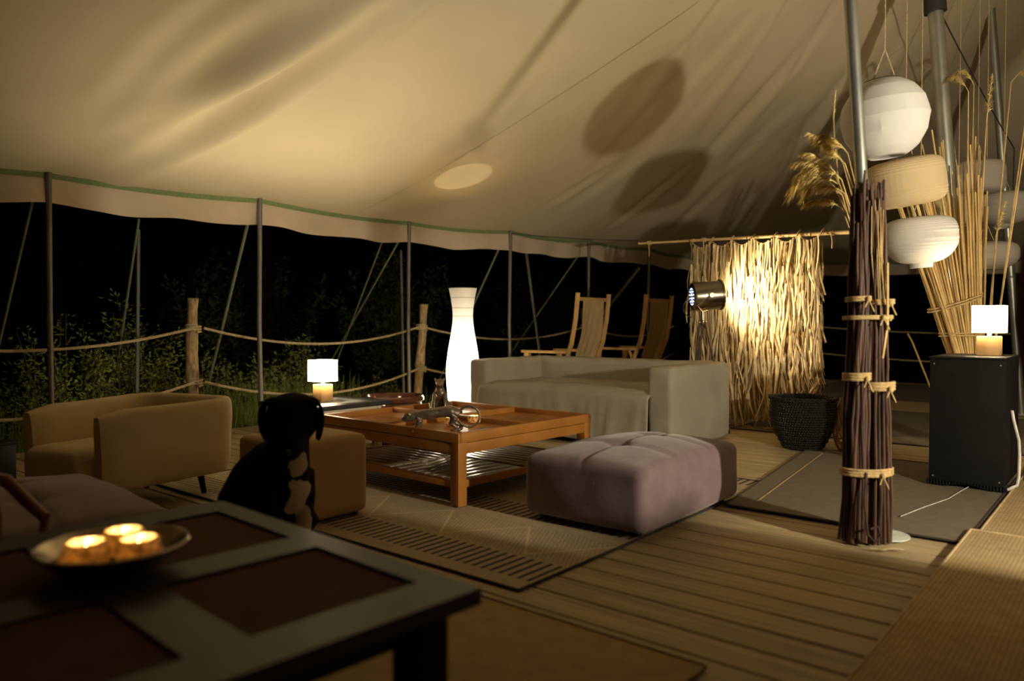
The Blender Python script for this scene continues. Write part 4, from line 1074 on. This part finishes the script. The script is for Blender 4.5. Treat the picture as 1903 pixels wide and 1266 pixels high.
specs = [(-.02, 1.50, -.27, 1.86, .55, .34), (-.02, 1.52, -.25, 1.83, .8, .34), (-.03, 1.46, -.22, 1.74, .75, .30), (-.01, 1.55, -.20, 1.95, .35, .32), (-.02, 1.50, -.24, 1.79, .9, .33), (.0, 1.58, -.15, 1.92, .4, .3), (-.02, 1.42, -.19, 1.66, .7, .28), (-.01, 1.5, -.28, 1.80, 1.0, .36), (-.03, 1.5, -.2, 1.72, .9, .3), (.0, 1.6, -.17, 1.98, .6, .3), (-.02, 1.5, -.23, 1.9, .5, .3)]
for i, (u0, z0, u1, z1, dr, L_) in enumerate(specs):
    a = rv * u0 + Vector((0, 0, z0 - .35)); b_ = rv * (u0 + (u1 - u0) * .45) + Vector((.02 * sin(i), .02 * cos(i), z0 + (z1 - z0) * .55)); d = rv * (u1 - u0) + Vector((0, 0, z1 - z0))
    bm = B(); add_tube(bm, [a, rv * u0 + Vector((0, 0, z0 - .08)), b_], [.0035, .0035, .003], 6); st_ = obj('stalk', bm, m_reed, pg)
    bm = B(); plume(bm, b_, d + rv * -.12, L_ * .85, dr * .8, 260, i, .2); pl = obj('plume', bm, m_plume, st_, smooth=False)
bm = B(); a = Vector((0, 0, 1.7)); add_tube(bm, [(*loc2(-.1, .02), 1.6), (*loc2(-.13, .02), 1.9), (*loc2(-.135, .02), 2.0)], .003, 5); st_ = obj('stalk', bm, m_reed, pg)
bm = B(); plume(bm, (*loc2(-.135, .02), 1.98), (.05, .02, 1), .2, .3, 20, 55, .1); obj('plume', bm, m_plume, st_, smooth=False)

# pale reeds fanned round the second mast
rdt = thing('reed_bundle', 'tall sheaf of pale dried reeds tied round the mast behind the black cabinet', 'bundle', (-1.10, 6.70, 0))
reed_src = []
for i in range(6):
    bm = B(); rr = random.Random(i + 50); add_tube(bm, [(.004 * rr.uniform(-1, 1), .004 * rr.uniform(-1, 1), k_ / 6) for k_ in range(7)], [.0085 - .003 * k_ / 6 for k_ in range(7)], 6); reed_src.append(obj('reed', bm, m_reed, rdt))
su = set()
for i in range(96):
    f = random.random(); uw = -.18 + .27 * f + random.uniform(-.015, .015); vb = random.uniform(-.20, -.075)
    tilt = -.38 * (1 - f) ** 1.2 + .015 + random.uniform(-.03, .03)
    zt_ = random.uniform(1.9, 2.45) if f > .4 and random.random() > .4 else random.uniform(1.55, 2.1)
    b0 = Vector((*loc2(uw - tilt * .9, vb), .01)); t0 = Vector((*loc2(uw + tilt * (zt_ - .9), vb + random.uniform(-.06, .02)), zt_)); d = t0 - b0
    si = i % 6; o = reed_src[si] if si not in su else inst(reed_src[si], rdt); su.add(si)
    o.location = b0; o.rotation_mode = 'QUATERNION'; o.rotation_quaternion = Vector((0, 0, 1)).rotation_difference(d); o.scale = (1, 1, d.length)
for i, (ub, ut, zt_, dx, dr) in enumerate([(.0, -.02, 2.75, -.5, .9), (.02, .02, 2.8, -.45, 1.0), (.09, .30, 2.82, .75, .8), (.12, .42, 2.62, .3, .35), (.03, .12, 2.55, .1, .1), (.10, .46, 2.72, .5, .6), (.14, .2, 1.66, .2, .3)]):
    b0 = Vector((*loc2(ub, -.12), .02)); t0 = Vector((*loc2(ut, -.14), zt_)); bm = B(); add_tube(bm, [b0, b0.lerp(t0, .5) + Vector((0, 0, .0)), t0], [.009, .007, .004], 6); st_ = obj('reed', bm, m_reed, rdt)
    bm = B(); plume(bm, t0, rv * dx + Vector((0, 0, 1)), .36, dr * .75, 150, 80 + i, .15); obj('plume', bm, m_plume, st_, smooth=False)
for z in (.90, 1.14):
    bm = B(); add_tube(bm, [(*loc2((-.095 if z > 1 else -.045) + (.195 if z > 1 else .155) * cos(2 * pi * q / 24), -.13 + .12 * sin(2 * pi * q / 24)), z + .02 * q / 24 + (.06 * cos(2 * pi * q / 24) if z > 1 else 0)) for q in range(49)], .006, 6); obj('raffia_tie', bm, m_raffia, rdt)
bm = B(); add_tube(bm, [(-.95, 6.2, .0), (-1.2, 6.25, .55), (-1.33, 6.3, .87), (-1.36, 6.3, .93)], .007, 6)
tag(obj('bent_reed', bm, m_reed), 'single bent reed leaning left of the black cabinet', 'reed')

# ------------------------------------------------------------------ paper lanterns on cords
def lantern(label, loc, shape, mat, R_, H_, tilt=(0, 0), cordz=4.45, ribs=12, neck=.0):
    t = thing('paper_lantern', label, 'lantern', loc, 0, 'hanging paper lanterns'); bm = B(); prof = []
    n = ribs * 4
    for i in range(n + 1):
        u = i / n; a = -pi / 2 + pi * u
        if shape == 'ball': r, z = R_ * cos(a), H_ / 2 * sin(a)
        else:
            sa_, ca_ = abs(sin(a)), abs(cos(a))
            if shape == 'drum' or a > 0: r, z = R_ * ca_ ** .42, H_ / 2 * sa_ ** (.42 if shape == 'drum' else .55) * (1 if a > 0 else -1)
            else: r, z = R_ * ca_ ** .5 * (1 - .22 * sa_ ** 1.3), -H_ / 2 * sa_ ** .8
        rib = 1 - (.020 if shape == 'ball' else .010) * abs(sin(u * ribs * pi)) ** .8
        if r > R_ * .30: prof.append((r * rib, z))
    zb, zt_ = prof[0][1], prof[-1][1]; rb = prof[0][0]
    if neck: prof = [(rb * 1.0, zb - neck), (rb * 1.02, zb - .002)] + prof
    cr = 10
    add_lathe(bm, prof, 44, fn=(lambda a, z: 1 + .022 * nz((cos(a) * 2.5, sin(a) * 2.5, z * 4), 2.2)) if shape == 'ball' else None)
    o = obj('paper_shade', bm, mat, t, angle=14 if shape == 'ball' else 8); o.rotation_euler = (*tilt, 0); sm_ = o.modifiers.new('s', 'SOLIDIFY'); sm_.thickness = .002
    bm = B(); rt_ = prof[-1][0]; add_tube(bm, [(rt_ * cos(2 * pi * q / 24), rt_ * sin(2 * pi * q / 24), zt_) for q in range(25)], .003, 5, cap=False)
    add_tube(bm, [(*[c * rt_ for c in (ca, sa)], zt_), (*[c * -rt_ for c in (ca, sa)], zt_)], .002, 5); h_ = obj('wire_hoop', bm, m_wire, t); h_.rotation_euler = (*tilt, 0)
    y_ = zt_ + .17 * min(1, R_ / .2); bm = B()
    for s in (-1, 1): add_tube(bm, [(ca * rt_ * s * .8, sa * rt_ * s * .8, zt_ - .01), (0, 0, y_)], .003, 5)
    add_tube(bm, [(0, 0, y_), (0, 0, cordz - loc[2])], .003, 5); obj('cord', bm, m_rope, t)
    return t
lantern('large white ball paper lantern, topmost of the hanging lanterns', (-1.085, 4.436, 2.11), 'ball', m_paperw, .222, .445, (.10, -.06), ribs=8)
lantern('cream drum paper lantern hanging just under the white ball', (-1.117, 5.062, 1.86), 'drum', m_paperc, .225, .285, (.14, -.10), ribs=26)
lantern('white flattened paper lantern, lowest beside the stick bundle', (-1.135, 5.57, 1.556), 'flat', m_paperw, .226, .305, (.06, -.04), ribs=26, neck=.03)
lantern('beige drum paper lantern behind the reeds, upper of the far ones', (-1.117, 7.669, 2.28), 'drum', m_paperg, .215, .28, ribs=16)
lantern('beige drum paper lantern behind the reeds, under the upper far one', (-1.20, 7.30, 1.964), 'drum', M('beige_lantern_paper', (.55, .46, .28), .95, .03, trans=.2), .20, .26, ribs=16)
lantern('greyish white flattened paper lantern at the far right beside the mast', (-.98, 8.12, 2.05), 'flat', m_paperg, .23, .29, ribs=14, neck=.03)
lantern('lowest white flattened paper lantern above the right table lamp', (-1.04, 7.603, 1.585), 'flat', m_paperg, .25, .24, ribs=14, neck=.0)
bm = B(); add_tube(bm, sag((-1.24, 6.52, 3.45), (-1.0, 9.0, 2.75), .03), .006, 6); add_tube(bm, sag((-1.0, 9.0, 2.75), (-1.1, 9.7, 1.6), .02), .005, 6); tag(obj('black_cable', bm, m_wire), 'black cable slung from the mast sleeve to the far mast', 'cable')

# ------------------------------------------------------------------ black cabinet, right lamp, cables
cb = thing('black_cabinet', 'tall black cabinet at the right under the table lamp', 'cabinet', (-.80, 5.185, .0), 0)
wh = .197; dp = .62; ch = .805
bm = B(); add_box(bm, -wh, wh, 0.012, dp, .045, ch - .012, .004); obj('carcass', bm, m_blackmat, cb)
bm = B(); add_box(bm, -wh - .004, wh + .004, -.004, dp + .004, ch - .0115, ch, .003); obj('top', bm, m_black, cb)
bm = B(); add_box(bm, -wh + .003, wh - .003, 0, .0115, .05, ch - .016, .003); d_ = obj('front_panel', bm, m_blackmat, cb)
for sx in (-1, 1):
    for z in (.075, ch - .045):
        bm = B(); add_ell(bm, (sx * (wh - .025), -.002, z), (.006, .004, .006), 8); obj('screw', bm, m_poledark, d_)
bm = B(); pts = []                                            # uneven skirt along the foot
for i in range(25): x = -wh + 2 * wh * i / 24; add_box(bm, x - .011, x + .011, .004, .010, .02 + .018 * max(0, sin((i / 24) * 5 - 1)), .052)
obj('skirt', bm, m_blackmat, cb)
bm = B()
for sx in (-1, 1):
    for y in (.05, dp - .05): add_box(bm, sx * (wh - .05) - .025, sx * (wh - .05) + .025, y - .025, y + .025, .016, .0445)
obj('feet', bm, m_black, cb)
cube_lamp('lit cube table lamp on top of the black cabinet', (-.735, 5.56, .8055), 0, E_RIGHT, P_RIGHT, .125, .12, .178, .17, key='right')
def cable(name, pts, r, mat, label):
    bm = B(); add_tube(bm, pts, r, 6); return tag(obj(name, bm, mat), label, 'cable')
cable('power_cable', [(-.592, 5.40, .48), (-.585, 5.42, .42), (-.56, 5.44, .30), (-.555, 5.44, .2), (-.555, 5.42, .08), (-.56, 5.38, .036), (-.575, 5.30, .036), (-.585, 5.22, .036)], .0085, m_cord_w, 'white power cable hanging down the side of the black cabinet')
cable('thin_wire', [(-.78, 5.28, .024), (-.80, 5.1, .022), (-.82, 4.8, .022), (-.88, 4.5, .022), (-.93, 4.2, .022)], .0025, m_cord_w, 'thin pale wire lying on the grey mat before the cabinet')
cable('thin_wire', [(-.565, 5.74, .80), (-.55, 5.72, .5), (-.545, 5.62, .2), (-.55, 5.6, .03)], .004, m_wire, 'black wire hanging by the white cable')

# rust-coloured cloth hanging at the right edge
dr_ = thing('hanging_cloth', 'rust brown cloth hanging at the right edge of the picture', 'cloth', (-.197, 1.791, 0), HEAD)
bm = B(); g = []
for i in range(31):
    z = 2.9 - i / 30 * 2.03; q = []
    w = .014 + .03 * exp(-((z - 1.02) / .16) ** 2) + .01 * sin(z * 5) * (z > 1.2)
    if z < .95: w *= max(.15, (z - .84) / .11)
    for j in range(14): a = 2 * pi * j / 14; q.append(bm.verts.new((.055 + w * cos(a) * (1 + .15 * sin(3 * a)), .03 * sin(a), z)))
    g.append(q)
for a, b_ in zip(g, g[1:]):
    for j in range(14): bm.faces.new((a[j], a[(j + 1) % 14], b_[(j + 1) % 14], b_[j]))
bm.faces.new(g[0]); bm.faces.new(g[-1][::-1]); obj('drape', bm, m_drape, dr_)
bm = B(); add_tube(bm, [(.055, 0, 2.88), (.055, 0, 3.42)], .004, 5); obj('cord', bm, m_rope, dr_)

# sideboard with a third lamp, just out of the picture to the right; it lights the lanterns and the pouf
sb_ = thing('sideboard', 'dark sideboard out of the picture on the right carrying a third lamp', 'sideboard', (1.2, 2.83, .0))
bm = B(); add_box(bm, -.62, .50, -.14, .15, .06, .86, .006); obj('carcass', bm, m_black, sb_)
bm = B(); add_box(bm, -.65, .53, -.15, .17, .8605, .89, .006); obj('top', bm, m_blacktop, sb_)
for sx in (-.56, .44):
    for sy in (-.10, .11):
        bm = B(); add_box(bm, sx - .03, sx + .03, sy - .03, sy + .03, .027, .0595); obj('foot', bm, m_black, sb_)
gl = thing('globe_lamp', 'bare globe table lamp on the sideboard out of the picture', 'lamp', (1.5, 2.80, .8905))
bm = B(); add_lathe(bm, [(0, 0), (.06, 0), (.06, .02), (.012, .03), (.012, .25), (.03, .26), (.03, .285), (0, .285)], 24); obj('base', bm, m_lampwood, gl)
bm = B(); add_ell(bm, (0, 0, .325), (.045, .045, .045), 24); obj('light_bulb', bm, emis('globe_glow', (1, .88, .66), E_GLOBE), gl)
bm = B(); add_lathe(bm, [(0, .455), (.05, .45), (.125, .425), (.13, .425), (.05, .457), (0, .463)], 32); add_tube(bm, [(.052, 0, .27), (.07, 0, .33), (.06, 0, .45)], .003, 5); obj('uplight_stop', bm, m_black, gl)  # added black cap, stops the globe's light reaching the roof overhead

# added unseen screen behind that lamp, keeps its light off the camera side
fs_ = thing('light_screen', 'added light-blocking screen out of the picture on the right behind the globe lamp', 'screen', (-.05, 2.60, .0))
m_screen = M('dark_linen', (.10, .075, .05), .95, .15, 20, .2, 200)
for i, (x0, y0, x1, y1) in enumerate([(0, .115, .58, .0), (.595, 0, 1.38, .0), (1.395, 0, 2.15, .0)]):
    bm = B(); L_ = hypot(x1 - x0, y1 - y0); add_box(bm, 0, L_, -.012, .012, .03, 2.35, .003); q = obj('panel', bm, m_screen, fs_, smooth=False); q.location = (x0, y0, 0); q.rotation_euler = (0, 0, atan2(y1 - y0, x1 - x0))
    bm = B()
    for xa in (.015, L_ - .015): add_box(bm, xa - .015, xa + .015, -.02, .02, .028, 2.38, .003)
    q2 = obj('panel_frame', bm, m_black, q)
# ------------------------------------------------------------------ planting outside
def leaf_card(bm, p, d, l, w, rr):
    d = d.normalized(); s, _ = frame(d); s = (s + Vector((rr.uniform(-.5, .5), rr.uniform(-.5, .5), rr.uniform(-.5, .5)))).normalized(); n = d.cross(s) * w * .35
    a = bm.verts.new(p); b_ = bm.verts.new(p + d * l * .5 + s * w / 2 + n); c = bm.verts.new(p + d * l); e = bm.verts.new(p + d * l * .5 - s * w / 2 + n)
    bm.faces.new((a, b_, c)); bm.faces.new((a, c, e))
def shrub(name, label, loc, size, nst, nl, ll, mat, seed, group, spread=1.0):
    t = thing(name, label, 'shrub' if name == 'shrub' else 'tree', loc, 0, group); rr = random.Random(seed); bs = B(); bl = B()
    for i in range(nst):
        a = rr.random() * 6.28; r = rr.random() ** .6; top = Vector((size[0] * r * cos(a) * spread, size[1] * r * sin(a) * spread, size[2] * rr.uniform(.55, 1) * (1 - .25 * r)))
        base = Vector((top.x * .35, top.y * .35, 0)); mid = base.lerp(top, .55) + Vector((rr.uniform(-.08, .08), rr.uniform(-.08, .08), .05)); pts = [base, base.lerp(mid, .5), mid, mid.lerp(top, .5), top]
        add_tube(bs, pts, [.008, .007, .006, .004, .002], 4, cap=False)
        for k_ in range(nl):
            u = .15 + .85 * rr.random(); j = min(3, int(u * 4)); p = pts[j].lerp(pts[j + 1], u * 4 - j); out = Vector((rr.uniform(-1, 1), rr.uniform(-1, 1), rr.uniform(-.4, .8)))
            leaf_card(bl, p + out * rr.uniform(.01, .10), out, ll * rr.uniform(.6, 1.3), ll * .55, rr)
    obj('stem', bs, m_stem, t); stuff(obj('foliage', bl, mat, t, smooth=False))
    return t
SH = [('left of the first tent pole', (-8.3, 2.0), (.5, .5, 1.6), 34, 46), ('behind the leftmost tent pole', (-7.8, 2.75), (.55, .5, 1.8), 40, 48), ('leafy and lit, left of the left fence post', (-7.7, 3.3), (.5, .45, 1.9), 42, 48), ('behind the left fence post', (-8.0, 4.15), (.5, .5, 1.35), 30, 46),
      ('rising between the left fence post and the left table lamp', (-7.75, 4.75), (.5, .5, 1.25), 34, 48), ('behind the lit left table lamp', (-8.1, 5.5), (.6, .5, 1.5), 30, 44), ('low, behind the glazed pot', (-7.6, 6.4), (.5, .4, .85), 26, 36)]
for i, (l, (x, y), sz, a, b_) in enumerate(SH): shrub('shrub', 'green shrub outside the tent, ' + l, (x, y, -.45), sz, a, b_, .055, m_leaf, 200 + i, 'shrubs outside')
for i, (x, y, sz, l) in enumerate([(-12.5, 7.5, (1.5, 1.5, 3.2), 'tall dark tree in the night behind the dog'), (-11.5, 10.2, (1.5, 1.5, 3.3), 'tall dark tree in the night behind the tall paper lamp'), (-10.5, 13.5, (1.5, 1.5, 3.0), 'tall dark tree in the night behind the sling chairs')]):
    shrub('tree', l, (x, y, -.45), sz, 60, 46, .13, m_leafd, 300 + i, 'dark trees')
def grass(label, x0, x1, y0, y1, n, h, seed):
    bm = B(); rr = random.Random(seed)
    for i in range(n):
        x, y = rr.uniform(x0, x1), rr.uniform(y0, y1); a = rr.random() * 6.28; l = h * rr.uniform(.5, 1.2); b_ = rr.uniform(.1, .55); d = Vector((cos(a), sin(a), 0))
        add_ribbon(bm, [Vector((x, y, -.45)) + d * l * b_ * u * u + Vector((0, 0, l * (u - .25 * u * u * b_))) for u in (0, .35, .7, 1)], [.007, .006, .004, .001], (-d.y, d.x, 0))
    o = stuff(obj('grass', bm, m_grass, smooth=False)); tag(o, label, 'grass')
grass('long green grass at the deck edge behind the cream armchair', -7.6, -6.85, .6, 3.9, 2600, .75, 5)
grass('long green grass at the deck edge behind the dog', -7.6, -6.82, 3.9, 5.6, 2400, .80, 6)
grass('sparse grass at the deck edge behind the tall paper lamp', -8.0, -6.9, 5.6, 8.0, 900, .6, 7)
